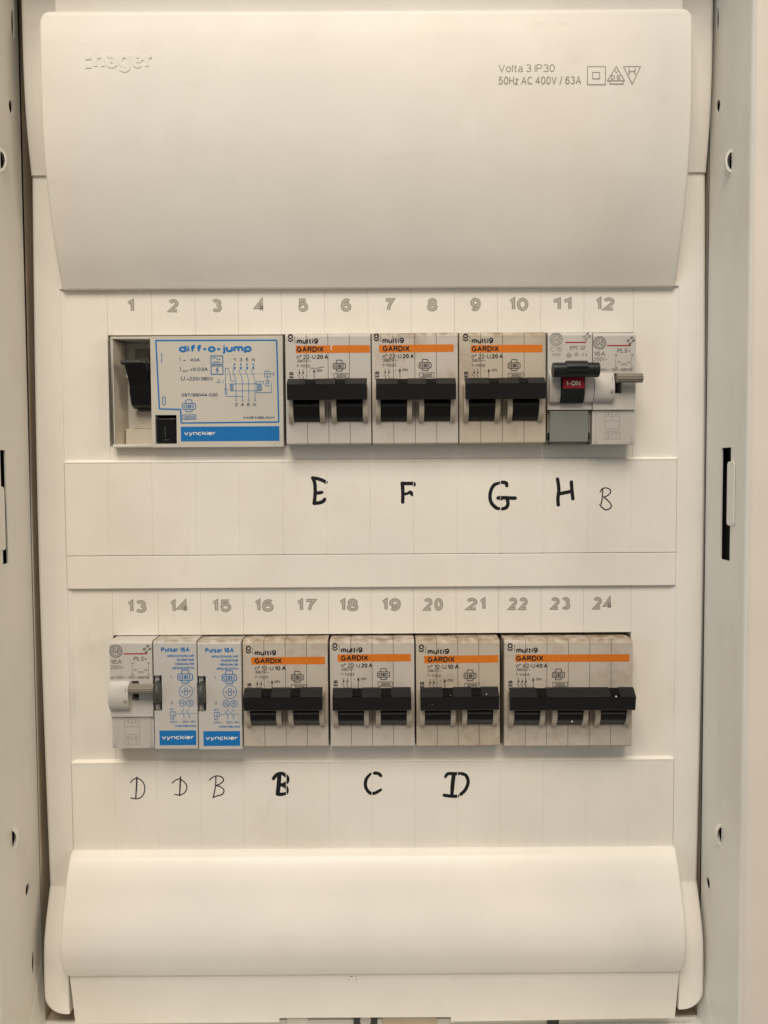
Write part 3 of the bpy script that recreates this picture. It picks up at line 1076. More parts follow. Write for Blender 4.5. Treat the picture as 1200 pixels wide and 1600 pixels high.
hand(marks[1], [z3([(1012, 170), (1026, 152), (1050, 145), (1068, 155), (1078, 165), (1076, 185), (1056, 198), (1040, 200)]), z3([(1040, 150, 1.2), (1036, 200, 1.2), (1032, 240, 1.2)]),
                z3([(1050, 198), (1072, 210), (1075, 235, .8), (1050, 243), (1030, 242)])], MK, 'marker')
hand(marks[1], [z4([(210, 96), (222, 97), (230, 104)]), z4([(198, 98, .7), (184, 116), (183, 140), (196, 158), (212, 158), (230, 148, .8)])], 1.4, 'marker')
hand(marks[1], [z4([(432, 108, .8), (440, 98), (462, 98), (474, 97)]), z4([(458, 100, 1.2), (454, 135, 1.2), (452, 166)]), z4([(428, 165), (450, 168), (470, 168)]),
                z4([(482, 97), (497, 104), (503, 125), (494, 148), (480, 162)])], 1.4, 'marker')
# stray specks of dirt on the lower shroud
g = MB()
for (px, py, wx, wy) in ((549, 1526, 1.2, 0.3), (556, 1526, .4, .4), (545, 1533.3, .5, .3), (557, 1533, .5, .3), (375, 1407, .45, .5)):
    z_ = 16.75 if py > 1450 else 13.4
    x, y = un(px, py, z_)
    z_ = smooth_tab(LO, y) + 0.06 if py < 1500 else 16.62
    x, y = un(px, py, z_)
    if y < -200:
        y = -199.9
    g.flat([(x - wx / 2, y - wy / 2), (x + wx / 2, y - wy / 3), (x + wx / 2.5, y + wy / 2), (x - wx / 2.2, y + wy / 2.4)], z_ + 0.02)
g.build('dirt_specks', M['pen'], sh_lo, off=OC, angle=0)

# ================================================================== devices
ZFACE = 7.0


def place(px, py, z):
    return un(px, py, z)


class Dev:
    """a device laid out from its own front face: millimetres from left and top"""

    def __init__(s, name, label, cat, px0, px1, pyt, H, zf, group=None, k=None):
        (xa, yt), (xb, _) = un(px0, pyt, zf), un(px1, pyt, zf)
        s.W = xb - xa
        s.k = (px1 - px0) / s.W
        s.H = H
        s.zf = zf
        s.x0, s.y0 = xa, yt - H
        s.root = thing(name, label, cat, xa, s.y0, 0, group)

    def X(s, p):
        return p / s.k

    def Y(s, p):
        return s.H - p / s.k

    def t(s, mb, txt, xa, xb, base, cap, dz=0.05, **kw):
        mb.text(txt, s.X(xa), s.X(xb), s.Y(base), cap / s.k, s.zf + dz, **kw)

    def l(s, mb, pts, wd, dz=0.05, caps=False):
        mb.line([(s.X(a), s.Y(b)) for a, b in pts], wd / s.k, s.zf + dz, caps)

    def r(s, mb, xa, xb, ya, yb, dz=0.05):
        mb.rect(s.X(xa), s.X(xb), s.Y(yb), s.Y(ya), s.zf + dz)


def cebec(D, mb, cx, cy, sc=1.0, z=0.05, txt='CEBEC'):
    """approval mark: cross outline of rounded boxes with letters"""
    f = lambda pts: [(cx + a * sc, cy + b * sc) for a, b in pts]
    D.l(mb, f([(-4.5, -3.5), (-4.5, -8), (-3.5, -9), (3.5, -9), (4.5, -8), (4.5, -3.5)]), 1.1 * sc, z)
    D.l(mb, f([(-4.5, 4), (-4.5, 8), (4.5, 8), (4.5, 4)]), 1.1 * sc, z)
    D.l(mb, f([(-8, -4), (8, -4), (9.5, -2.5), (9.5, 3), (8, 4.5), (-8, 4.5), (-9.5, 3), (-9.5, -2.5), (-8, -4)]), 1.1 * sc, z)
    D.t(mb, txt, cx - 7.8 * sc, cx + 7.8 * sc, cy + 2.9 * sc, 5.2 * sc, z, weight=0.02)


def side_profile(H, zf, tr, br, back=-36):
    """(y, z) outline of a modular housing with rounded top and bottom front edges"""
    p = [(0, back), (0, zf - br)]
    for i in range(1, 4):
        a = math.radians(30 * i)
        p.append((br * (1 - math.cos(a)), zf - br + br * math.sin(a)))
    for i in range(0, 5):
        a = math.radians(90 - 22.5 * i)
        p.append((H - tr * (1 - math.cos(a)), zf - tr + tr * math.sin(a)))
    p.append((H, back))
    return p


def breaker(label, px0, px1, pyt, cols, code, amps, code2, mat, dpx=0.0, dpy=0.0, stripe_end=129, three=False, scratch=False, notches=((33.7, 50), (79.5, 95)), flecks=()):
    D = Dev('circuit_breaker', label, 'circuit breaker', px0, px1, pyt, 44.2 if pyt < 800 else 43.7, ZFACE, 'circuit breakers with black toggles and orange stripes')
    R, k, H, Wd, zf = D.root, D.k, D.H, D.W, D.zf
    cw = Wd / cols
    sec = MB()
    sec.prism(side_profile(H, zf, 1.9, 0.9), 0.07, cw - 0.07, 'x')
    o0 = sec.build('housing_section', mat, R, bevel=0.10, seg=1)
    for c in range(1, cols):
        put('housing_section', o0.data, R, (c * cw * MM, 0, 0))
    # print
    g = MB()
    dx, dy = dpx, dpy
    g.ring(D.X(8.7 + dx), D.Y(6.0 + dy), 3.1 / k, 2.0 / k, zf + 0.05, 16)
    g.ring(D.X(8.7 + dx), D.Y(9.6 + dy), 3.5 / k, 1.9 / k, zf + 0.06, 12, 188, 352)
    D.t(g, 'multi9', 18.2 + dx, 52 + dx, 17.5 + dy, 8.6, weight=0.03)
    D.t(g, 'GARDIX', 18.2 + dx, 60.5 + dx, 30.0 + dy, 8.4, dz=0.10, weight=0.024)
    D.t(g, amps, 49.5 + dx, 67 + dx, 41.0 + dy, 6.6, weight=0.026)
    g.build('bold_print', M['ink'], R, angle=0)
    g = MB()
    D.l(g, [(15.5 + dx, 5 + dy), (15.5 + dx, 16 + dy)], 0.6)
    D.t(g, 'n\u00b0 ' + code, 18.2 + dx, 47.5 + dx, 41.0 + dy, 6.6)
    D.t(g, '380V~', 18 + dx, 40.5 + dx, 45.9 + dy, 4.2)
    D.t(g, code2, 17.6 + dx, 39 + dx, 53.6 + dy, 4.0)
    if scratch:
        D.l(g, [(39, 55), (48, 55.5), (60, 53.4)], 0.7, 0.06)
    # switch symbols
    n = 3 if three else 2
    for i in range(n):
        xx = 22 + i * 5.8 + dx
        D.l(g, [(xx, 57 + dy), (xx, 63 + dy)], 0.7)
        g.flat([(D.X(xx - 1.6), D.Y(61.5 + dy)), (D.X(xx), D.Y(65.5 + dy)), (D.X(xx + 1.6), D.Y(61.5 + dy))], zf + 0.052)
        D.l(g, [(xx - 2.6, 65 + dy), (xx + 0.6, 70 + dy), (xx + 0.6, 77 + dy)], 0.7)
    ax = 45 + dx
    D.l(g, [(ax, 60 + dy), (ax, 75 + dy)], 0.8)
    g.flat([(D.X(ax - 2), D.Y(61.5 + dy)), (D.X(ax + 2), D.Y(61.5 + dy)), (D.X(ax), D.Y(56.5 + dy))], zf + 0.052)
    g.flat([(D.X(ax - 2), D.Y(73.5 + dy)), (D.X(ax), D.Y(78.5 + dy)), (D.X(ax + 2), D.Y(73.5 + dy))], zf + 0.052)
    D.t(g, 'I', 38.3 + dx, 39.1 + dx, 61 + dy, 3.6)
    D.t(g, 'ON', 49 + dx, 57.5 + dx, 61 + dy, 4.0, weight=0.01)
    D.t(g, 'O', 36.5 + dx, 40 + dx, 76.8 + dy, 3.8, weight=0.01)
    D.t(g, 'OFF', 49 + dx, 60 + dx, 76.8 + dy, 3.8, weight=0.01)
    # approval cross and 3000 box
    cebec(D, g, 84.5 + dx, 52 + dy)
    D.l(g, [(75.7 + dx, 63.8 + dy), (98.6 + dx, 63.8 + dy), (98.6 + dx, 70.8 + dy), (75.7 + dx, 70.8 + dy), (75.7 + dx, 63.8 + dy)], 0.6)
    D.t(g, '3000', 79.5 + dx, 95 + dx, 69.8 + dy, 4.6, weight=0.006)
    g.build('fine_print', M['ink'], R, angle=0)
    g = MB()
    g.text('CEB', D.X(12.5 + dx), D.X(27 + dx), D.Y(75.5 + dy), 6.2 / k, zf + 0.05, weight=0.03, rot=True)
    g.build('upright_mark', M['ink'], R, angle=0)
    g = MB()
    D.r(g, 16.8 + dx - (4 if stripe_end < 130 else 0), stripe_end if not three else stripe_end, 20 + dy, 31.8 + dy, 0.04)
    if scratch:
        pass
    g.build('orange_stripe', M['orange'], R, angle=0)
    if scratch:
        g = MB()
        g.flat([(D.X(74), D.Y(20)), (D.X(72.2), D.Y(24)), (D.X(74), D.Y(28)), (D.X(72.8), D.Y(27.6)), (D.X(70.6), D.Y(24)), (D.X(72.6), D.Y(20))], zf + 0.06)
        g.build('scratch_mark', M['white'], R, angle=0)
    # toggles between pairs of guards
    np_ = cols // 2
    tw = 10.2
    tog = MB()
    pr = [(21.5, 6), (21.5, 12.4), (20, 12.6), (17.6, 11.2), (16.4, 11.5), (15.9, 12.0), (15.2, 11.9), (14.9, 11.2)]
    cy, cz, rr = 15.6, 3.6, 7.4
    for i in range(1, 8):
        a = math.radians(92 + 62 * i / 7)
        pr.append((cy + rr * math.cos(a), cz + rr * math.sin(a)))
    pr += [(8.9, 6)]
    tog.prism(pr, -tw / 2, tw / 2, 'x')
    ch = MB()
    pr2 = [(23.6, 6.5), (23.6, 9.4), (22, 11.2)]
    for i in range(0, 8):
        a = math.radians(75 + 90 * i / 7)
        pr2.append((15.2 + 7.3 * math.cos(a), 4.2 + 7.3 * math.sin(a)))
    pr2 += [(8.1, 6.5)]
    ch.prism(pr2, -0.95, 0.95, 'x')
    tm = cm = None
    for i in range(np_):
        cx = Wd * (2 * i + 1) / (2 * np_)
        if tm is None:
            o = tog.build('toggle', M['toggle'], R, bevel=0.25, seg=2)
            tm = o.data
        else:
            o = put('toggle', tm, R)
        o.location = (cx * MM, 0, 0)
        for sx in (-1, 1):
            if cm is None:
                q = ch.build('toggle_guard', M['cheek'], R, bevel=0.4, seg=3)
                cm = q.data
            else:
                q = put('toggle_guard', cm, R)
            q.location = ((cx + sx * (tw / 2 + 1.05)) * MM, 0, 0)
    # tie bar with notches in its sloping top
    bw = 30.9 if not three else 49.2
    bx0 = Wd / 2 - bw / 2
    full = [(25.6, 11.4), (25.4, 12.6), (22.9, 16.0), (17.5, 15.0), (17.1, 14.5), (17.1, 12.9), (21.6, 12.4)]
    cutp = [(22.9, 11.4), (22.9, 15.0), (22.8, 15.97), (17.5, 15.0), (17.1, 14.5), (17.1, 12.9), (21.6, 12.4)]
    b = MB()
    xs = [bx0]
    for a, c in notches:
        xs += [a / k, c / k]
    xs.append(bx0 + bw)
    for i in range(len(xs) - 1):
        if i % 2 == 0:
            b.prism(full, xs[i], xs[i + 1], 'x')
        else:
            b.prism(cutp, xs[i] - 0.01, xs[i + 1] + 0.01, 'x')
    bar = b.build('tie_bar', M['bar'], R, angle=0)
    for i in range(1, len(xs) - 1, 2):
        b = MB()
        b.prism([(25.35, 11.6), (25.3, 12.35), (23.3, 15.45), (22.75, 15.5), (22.75, 13.0)], xs[i] + 0.02, xs[i + 1] - 0.02, 'x')
        b.build('notch_shade_plug', M['black'], bar, angle=0)  # black plug filling the notch, its shade painted as colour
    # paint flecks and chips on some of the levers
    for q_ in flecks:
        g = MB()
        fx, fy, fz, fr = q_
        g.flat([(fx + fr * (1 + 0.4 * math.sin(3 * a)) * math.cos(a * 0.9), fy + fr * 1.3 * (1 + 0.3 * math.cos(2 * a)) * math.sin(a * 0.9)) for a in [0, 1, 2, 3, 4, 5, 6]], fz)
        g.build('paint_fleck', M['white'], bar, angle=0)
    bar.rotation_euler.y = math.radians(random.uniform(-0.25, 0.25))
    R.rotation_euler.y = math.radians(random.uniform(-0.22, 0.22))
    return D


breaker('cleanest orange-striped breaker, scratched stripe, right of the wide beige module', 445.5, 579.5, 520, 4, '22-U', '20 A', '7-11222', M['mcb_clean'], stripe_end=132.6, scratch=True)
breaker('grimy two-toggle breaker above the marker letter F, second orange stripe of the upper row', 580.8, 716, 519.5, 4, '22-U', '20 A', '7-11222', M['mcb0'], dpx=-0.9, dpy=-0.6, stripe_end=128.5, notches=((39, 54.5), (83, 99)))
breaker('two-toggle breaker above the marker letter G, beside the small module with the red I-ON window', 717.3, 853.3, 518.5, 4, '22-U', '20 A', '7-11222', M['mcb2'], dpx=1.6, dpy=0.6, stripe_end=130.5, notches=((42.5, 57.5), (88, 102.5)))
breaker('yellowed 10 A breaker above the bold marker letter B, beside the blue-printed modules', 378.5, 512, 1000.5, 4, '12-U', '10 A', '7-11212', M['mcb1'], dpx=0.8, dpy=6.6, stripe_end=129, notches=((33.5, 49), (78, 93)))
breaker('20 A breaker above the marker letter C, second orange stripe of the lower row', 515, 647.5, 1000.5, 4, '22-U', '20 A', '7-11222', M['mcb0'], dpx=-0.5, dpy=2.2, stripe_end=127, notches=((36, 51), (80, 96)))
breaker('10 A breaker above the marker letter D, left neighbour of the widest breaker', 650, 781.5, 1000, 4, '12-U', '10 A', '7-11212', M['mcb2'], dpx=0.2, dpy=5.0, stripe_end=129, notches=((40, 56), (84, 99)), flecks=((27.4, 23.6, 15.3, 0.22), (13.3, 23.4, 15.6, 0.13), (6.0, 20.0, 15.75, 0.1)))
breaker('widest breaker, 40 A with three toggles under one long bar, at the lower right', 787.5, 988.5, 1000, 6, '42-U', '40 A', '7-11342', M['mcb1'], dpx=0.5, dpy=3.0, stripe_end=196, three=True, notches=((45.5, 60.5), (158, 173)), flecks=((42.6, 23.0, 15.95, 0.35), (26.6, 11.6, 10.9, 0.35)))

# ---------------------------------------------------------------- wide residual-current switch at the upper left
D = Dev('residual_current_switch', 'wide beige switch module with blue printed circuit diagram and a black rocker in a recess', 'safety switch', 172.5, 441.5, 526, 44.3, 2.6)
R, k, H = D.root, D.k, D.H
zf = D.zf
xs_ = D.X(62.5)
m_ = MB()
m_.box(0, xs_ - 0.1, 0, 1.3, -36, zf)
m_.box(0, xs_ - 0.1, H - 1.1, H, -36, zf)
m_.box(0, 1.0, 1.3, H - 1.1, -36, zf)
m_.box(1.0, xs_ - 0.1, 1.3, H - 1.1, -36, -7)
m_.build('recess_frame', M['diff'], R, bevel=0.25)
m_ = MB()
m_.prism([(1.05, 2.3), (1.05, -7), (3.6, -7), (3.0, -5)], 1.35, H - 1.15, 'y')
m_.box(3.3, xs_ - 0.3, 1.35, H - 36.5, -6.99, -3.8)
m_.box(D.X(24), D.X(62), H - 36.3, D.Y(114), -6.98, -5.0)
m_.build('recess_tray', M['tray'], R, bevel=0.2)
m_ = MB()
m_.box(D.X(28), D.X(50), D.Y(37), D.Y(14), -6.97, -5.6)
m_.build('smoked_window', M['lever'], R, bevel=0.3)
m_ = MB()     # rocker
m_.prism([(D.Y(111), -8), (D.Y(111), -2.2), (D.Y(106), 0.2), (D.Y(88), 2.0), (D.Y(77), 1.6), (D.Y(72), 1.9), (D.Y(56), 4.2), (D.Y(44), 6.6), (D.Y(40), 6.4), (D.Y(38.5), 4.6), (D.Y(41), -2.0), (D.Y(48), -8)], D.X(24.5), D.X(58.5), 'x')
m_.v = [(x + (D.X(3.0) * min(1, max(0, (D.Y(42) - y) / (D.Y(42) - D.Y(100)))) if x < D.X(25.5) else 0), y, z) for x, y, z in m_.v]      # narrows towards its foot
m_.build('rocker', M['toggle'], R, bevel=0.5, seg=3)
m_ = MB()
m_.prism([(D.Y(38.0), 4.0), (D.Y(38.6), 6.9), (D.Y(44), 7.3), (D.Y(46), 5.6)], D.X(20.5), D.X(52), 'x')
m_.build('rocker_grip', M['bar'], R, bevel=0.3, seg=2)
m_ = MB()
m_.box(D.X(16), D.X(24), D.Y(62), D.Y(50), -6.4, -3.5)
m_.build('rocker_pivot', M['tray'], R, bevel=0.3, seg=2)
# face block with the notch for the test button
bx0, bx1, by0, by1 = D.X(68), D.X(101.5), D.Y(167.5), D.Y(122.5)
m_ = MB()
m_.box(xs_, bx0, 0, H, -36, zf + 0.5)
m_.box(bx0, bx1, 0, by0, -36, zf + 0.5)
m_.box(bx0, bx1, by1, H, -36, zf + 0.5)
m_.box(bx1, D.W, 0, H, -36, zf + 0.5)
bm_ = m_.build('face_block', M['diff'], R, angle=0)
m_ = MB()
m_.box(bx0, bx1, by0, by1, -8, zf - 4)
m_.build('button_well', M['black'], R, angle=0)
m_ = MB()
m_.box(bx0 + 0.4, bx1 - 0.4, by0 + 0.4, by1 - 1.2, zf - 5, zf - 0.2)
tb = m_.build('test_button', M['toggle'], R, bevel=0.5, seg=3)
m_ = MB()
m_.rect(bx0 + 3.6, bx0 + 3.9, by0 + 2.5, by0 + 7.0, zf - 0.17)
m_.rect(bx0 + 3.0, bx0 + 5.4, by0 + 1.4, by0 + 1.7, zf - 0.17)
m_.build('button_mark', M['wheel'], tb, angle=0)
# print. zoomed-photo pixels (x4, region 160,500) -> device pixels
D.zf = zf + 0.5
Z = lambda x, y: (x / 4 + 160 - 172.5, y / 4 + 500 - 526)


def ZT(g, s, xa, xb, base, cap, **kw):
    a, b = Z(xa, base)
    D.t(g, s, a, Z(xb, 0)[0], b, cap / 4, **kw)


def ZLn(g, pts, wd, dz=0.05, caps=False):
    D.l(g, [Z(*p) for p in pts], wd / 4, dz, caps)


g = MB()
ZLn(g, [(335, 131), (1090, 133), (1097, 642), (485, 645), (483, 560), (350, 556), (336, 128)], 9)
g.build('blue_border', M['blue'], R, angle=0)
g = MB()
a, b = Z(482, 668)
c, d = Z(1100, 760)
D.r(g, a, c, b, d, 0.05)
band = g.build('blue_band', M['blue'], R, angle=0)
g = MB()
ZT(g, 'vynckier', 503, 700, 722, 26, dz=0.09, weight=0.02)
g.build('maker_name', M['white'], band, angle=0)
g = MB()
ZT(g, 'diff-o-jump', 478, 934, 206, 48, weight=0.048)
g.build('model_name', M['blue'], R, angle=0)
g = MB()
ZT(g, 'I', 483, 487, 262, 28)
ZT(g, '=', 503, 520, 264, 18)
ZT(g, '40A', 548, 608, 262, 20, weight=0.008)
ZT(g, 'I', 484, 488, 322, 28)
ZT(g, '\u0394n', 498, 538, 327, 14, weight=0.01)
ZT(g, '=0.03A', 548, 658, 322, 22, weight=0.008)
ZT(g, 'U', 488, 512, 380, 28)
ZT(g, '=220/380V', 524, 690, 380, 22, weight=0.008)
ZT(g, '097/99044-030', 490, 716, 480, 20, weight=0.01)
g.build('rating_print', M['inkblue'], R, angle=0)
g = MB()
ZT(g, 'MADE IN BELGIUM', 874, 1070, 620, 13, weight=0.03)
for i, xx in enumerate((824, 864, 903, 942)):
    ZT(g, '135N'[i], xx - 9, xx + 9, 263, 20, weight=0.01)
for i, xx in enumerate((832, 870, 908, 947)):
    ZT(g, '246N'[i], xx - 9, xx + 9, 542, 20, weight=0.01)
g.build('terminal_print', M['inkblue'], R, angle=0)
g = MB()
# contacts, core and trip circuit
for i, xx in enumerate((824, 864, 903, 942)):
    ZLn(g, [(xx, 276), (xx, 312)], 3)
    a, b = Z(xx, 280)
    g.ring(D.X(a), D.Y(b), 1.1 / k, 0.6 / k, D.zf + 0.05, 8)
    p = [Z(xx - 9, 300), Z(xx, 318), Z(xx + 9, 300)]
    g.flat([(D.X(q[0]), D.Y(q[1])) for q in p], D.zf + 0.055)
    ZLn(g, [(xx - 14, 312), (xx + 8, 375), (xx + 8, 500)], 3)
    a, b = Z(xx + 8, 506)
    g.ring(D.X(a), D.Y(b), 1.2 / k, 0.6 / k, D.zf + 0.05, 8)
ZLn(g, [(766, 440), (766, 305), (786, 305), (800, 370), (800, 385), (826, 385)], 3)
ZLn(g, [(768, 400), (768, 480), (870, 480)], 3)
ZLn(g, [(762, 432), (776, 432), (776, 462), (762, 462), (762, 432)], 2.5)
ZLn(g, [(795, 403), (992, 403), (992, 446), (795, 446), (795, 403)], 3)
for xx in range(800, 820, 5):
    ZLn(g, [(xx, 404), (xx, 445)], 2.6)
for xx in range(962, 990, 5):
    ZLn(g, [(xx, 404), (xx, 445)], 2.6)
ZLn(g, [(958, 403), (958, 388), (1005, 388), (1005, 406)], 3)
ZLn(g, [(958, 446), (958, 458), (1052, 458), (1052, 390)], 3)
ZLn(g, [(1020, 382), (1036, 382), (1036, 418), (1020, 418), (1020, 382)], 3)
ZLn(g, [(1012, 412), (1046, 386)], 2.5)
ZLn(g, [(1012, 324), (1046, 324), (1046, 360), (1012, 360), (1012, 324)], 3)
ZLn(g, [(1028, 324), (1028, 382)], 2.5)
ZLn(g, [(1012, 342), (1046, 342)], 2.5)
for xx in range(772, 1010, 18):
    ZLn(g, [(xx, 341), (xx + 10, 341)], 2.2)
ZLn(g, [(1048, 341), (1066, 341)], 2.5)
ZLn(g, [(1072, 330), (1066, 342), (1072, 355)], 2.5)
ZLn(g, [(722, 378), (722, 405)], 2.5)
ZLn(g, [(736, 378), (722, 378), (722, 392), (736, 392)], 2.5)
ZLn(g, [(752, 378), (752, 402)], 2.5)
ZLn(g, [(706, 392), (716, 392)], 2.5)
# wave and flash boxes
for ya, yb in ((228, 280), (290, 342)):
    ZLn(g, [(678, ya), (752, ya), (752, yb), (678, yb), (678, ya)], 5)
ZLn(g, [(690, 246), (698, 238), (708, 240), (718, 250), (728, 252), (738, 244)], 3.5)
ZLn(g, [(690, 272), (698, 262), (708, 272), (716, 262), (726, 272), (736, 262)], 3.5)
ZLn(g, [(722, 298), (708, 316), (724, 316), (712, 334)], 5)
# on / off marks
ZLn(g, [(371, 210), (371, 270)], 4)
ZLn(g, [(370, 490), (372, 482), (382, 480), (388, 488), (388, 526), (380, 534), (372, 528), (370, 490)], 4)
g.build('circuit_diagram', M['blue2'], R, angle=0)
g = MB()
a, b = Z(535, 540)
cebec(D, g, a, b, 1.1, 0.05)
ZLn(g, [(494, 594), (578, 594), (578, 622), (494, 622), (494, 594)], 4)
ZT(g, '3000', 502, 572, 618, 18, weight=0.02)
g.build('approval_mark', M['blue2'], R, angle=0)
D.zf = zf

# ---------------------------------------------------------------- slim modules with the round logo


def monogram(D, g, cx, cy, r):
    k = D.k
    g.ring(D.X(cx), D.Y(cy), r / k, 1.5 / k, D.zf + 0.05, 24)
    g.ring(D.X(cx), D.Y(cy), (r - 2.2) / k, 0.7 / k, D.zf + 0.05, 20)
    D.t(g, 'GE', cx - r * 0.62, cx + r * 0.62, cy + r * 0.36, r * 0.85, 0.06, weight=0.01, shear=0.2)
    for a in range(0, 360, 45):
        g.ring(D.X(cx + (r - 2.8) * math.cos(math.radians(a))), D.Y(cy + (r - 2.8) * math.sin(math.radians(a))), 0.9 / k, 0.6 / k, D.zf + 0.056, 8)


def pinwheel(D, g, cx, cy, s=1.0):
    for (a, b) in ((0, -4.5), (4.2, 0), (0, 4.5), (-4.2, 0)):
        x, y = cx + a * s + (1.2 * s if b < 0 else -1.2 * s if b > 0 else 0), cy + b * s
        g.lift += 0.001
        w_, h_ = 2.9 * s, 1.9 * s
        pts = [(x - w_, y + h_), (x + w_ * 0.5, y + h_), (x + w_, y - h_), (x - w_ * 0.5, y - h_)]
        g.flat([(D.X(p[0]), D.Y(p[1])) for p in pts], D.zf + 0.05 + g.lift)


def module_body(D, mat, seam=121.0, top=1.4):
    m_ = MB()
    m_.prism(side_profile(D.H, D.zf, top, 0.4), 0.08, D.W - 0.08, 'x')
    # cut into upper and lower housings by a real joint
    return m_


def pls(label, px0, px1, pyt, H, zf, dark, group, hy=0.0, glare=False):
    D = Dev('relay_module', label, 'relay', px0, px1, pyt, H, zf, group)
    R, k, Wd = D.root, D.k, D.W
    zf = D.zf
    ys = D.Y(120.5)
    # upper housing with the lever slot: built round the slot
    sx0, sx1, sy0, sy1 = D.X(33.5), D.X(45), D.Y(94.5), D.Y(63.5)
    pr = side_profile(D.H, zf, 1.6, 0.4)
    m_ = MB()
    up_ = [(sy1, -36), (sy1, zf)] + [(D.H - 1.6 * (1 - math.cos(math.radians(90 - 22.5 * i))), zf - 1.6 + 1.6 * math.sin(math.radians(90 - 22.5 * i))) for i in range(5)] + [(D.H, -36)]
    m_.prism(up_, 0.06, Wd - 0.06, 'x')
    m_.box(0.06, sx0, sy0, sy1, -36, zf)
    m_.box(sx1, Wd - 0.06, sy0, sy1, -36, zf)
    m_.box(0.06, Wd - 0.06, ys + 0.08, sy0, -36, zf)
    m_.build('upper_housing', M['mod'], R, angle=30)
    m_ = MB()
    m_.box(sx0 - 0.3, sx1 + 0.3, sy0 - 0.3, sy1 + 0.3, zf - 7, zf - 5)
    m_.build('slot_floor', M['wheel'], R, angle=0)
    m_ = MB()
    m_.box(0.06, Wd - 0.06, 0.0, ys - 0.08, -36, zf - 0.9)
    m_.build('lower_housing', M['mod'], R, bevel=0.3)
    # bulged nose left of the lever
    m_ = MB()
    pb = []
    ya, yb = D.Y(109), D.Y(63)
    for i in range(13):
        t = i / 12
        pb.append((ya + (yb - ya) * t, zf + 3.0 * math.sin(math.pi * (0.10 + 0.86 * t)) ** 0.75 if 0 < i < 12 else zf + 0.6))
    pb = [(ya, zf - 0.5)] + pb + [(yb, zf - 0.5)]
    m_.prism(pb, -0.02, D.X(31.5), 'x')
    nose = m_.build('rounded_nose', M['mod'], R, bevel=0.25, seg=2, angle=40)
    g = MB()
    g.text('I', D.X(27.0), D.X(27.7), D.Y(76), 1.5, zf + 3.06, weight=0.01)
    g.text('O', D.X(24.5), D.X(29.5), D.Y(95.5), 1.3, zf + 3.03, weight=0.01)
    g.build('position_marks', M['grey'], nose, angle=0)
    # ribbed lever
    m_ = MB()
    ly = D.Y(72.5)
    m_.cyl((ly, zf + 3.4), 1.85, D.X(33.5), D.X(33.5) + 9.9, 'x', 48, ribs=12, rib=0.12)
    m_.build('ribbed_lever', M['lever'], R, angle=50)
    m_ = MB()
    m_.box(sx0 + 0.3, sx1 - 0.3, ly - 1.4, ly + 1.4, zf - 5, zf + 3)
    m_.build('lever_stem', M['lever'], R, bevel=0.2)
    # printing
    ik = 'ink' if dark else 'grey'
    g = MB()
    monogram(D, g, 10.2, 16.2, 9.6)
    D.t(g, '16A', 0.8 + 1, 19.5, 36.5, 7.2, weight=0.004)
    pinwheel(D, g, 59, 13)
    g.build('logo_print', M['grey'], R, angle=0)
    g = MB()
    D.l(g, [(21.8, 20.5), (59, 20.5)], 1.9, 0.05)
    g.build('red_stripe', M['red'], R, angle=0)
    g = MB()
    D.t(g, '250V~', 1.5, 22.5, 44.5, 6.2)
    D.t(g, 'PLS+', 37, 58, 31.5, 6.6, weight=0.012, shear=0.25)
    D.t(g, 'Uc 230V~ -110V= 686108', 1, 62, 60, 4.4, weight=0.012)
    for xa in (35.5, 60.5):
        D.l(g, [(xa, 38), (xa, 52)], 0.5)
        D.t(g, '14' if xa < 50 else '12', xa - 2, xa + 2.5, 37, 3, weight=0.0)
        D.t(g, '13' if xa < 50 else '11', xa - 2, xa + 2.5, 55.5, 3, weight=0.0)
    for i in range(3):
        g.ring(D.X(45.5 + i * 3), D.Y(49.5), 1.4 / k, 0.5 / k, D.zf + 0.05, 8)
    D.t(g, 'A1', 38, 43, 47.5, 3.2)
    D.t(g, 'A2', 53.5, 58.5, 47.5, 3.2)
    g.build('rating_print', M['grey'], R, angle=0)
    # label card behind a clear cover
    g = MB()
    zc = -0.85
    x0, x1 = 20.5, 43.5
    for xx in (x0, x1):
        D.l(g, [(xx, 122), (xx, 166)], 0.45, zc)
    for yy in (122.5, 130, 137.5, 149.5, 158, 166):
        D.l(g, [(x0, yy), (x1, yy)], 0.45, zc)
    for (ya, yb) in ((122.5, 137.5), (149.5, 166)):
        D.l(g, [(32, ya), (32, yb)], 0.45, zc)
    D.t(g, '4', 24.5, 27.5, 128.6, 4.4, zc)
    D.t(g, '2', 36.5, 39.5, 128.6, 4.4, zc)
    D.t(g, 'A1', 23, 29.5, 156.4, 4.2, zc)
    D.t(g, 'A2', 34.5, 41, 156.4, 4.2, zc)
    D.t(g, '5', 24.5, 27.5, 164.5, 4.2, zc)
    D.t(g, '1', 36.8, 38.3, 164.5, 4.2, zc)
    g.build('terminal_table', M['grey'], R, angle=0)
    m_ = MB()
    m_.box(0.7, Wd - 0.9, 0.35, ys - 0.35, zf - 0.7, zf + 0.25)
    cc = m_.build('clear_cover', M['clear'], R, bevel=0.35, seg=3)
    m_ = MB()
    m_.box(0.9, Wd - 1.1, 0.1, 0.9, zf - 0.6, zf + 0.5)
    m_.box(0.5, 1.6, 0.4, 3.6, zf - 0.6, zf + 0.35)
    m_.box(Wd - 1.9, Wd - 0.8, 0.4, 3.6, zf - 0.6, zf + 0.35)
    m_.build('cover_hinge', M['clear'], R, bevel=0.25, seg=2)
    return D


pls('light grey relay module with taupe lever, at the right end of the upper row', 926.8, 994, 519.5, 44.0, 8.5, False, 'relay modules with a ribbed taupe lever')
pls('light grey relay with taupe lever, leftmost device of the lower row', 170.5, 237.5, 1001.5, 43.8, 8.5, True, 'relay modules with a ribbed taupe lever')

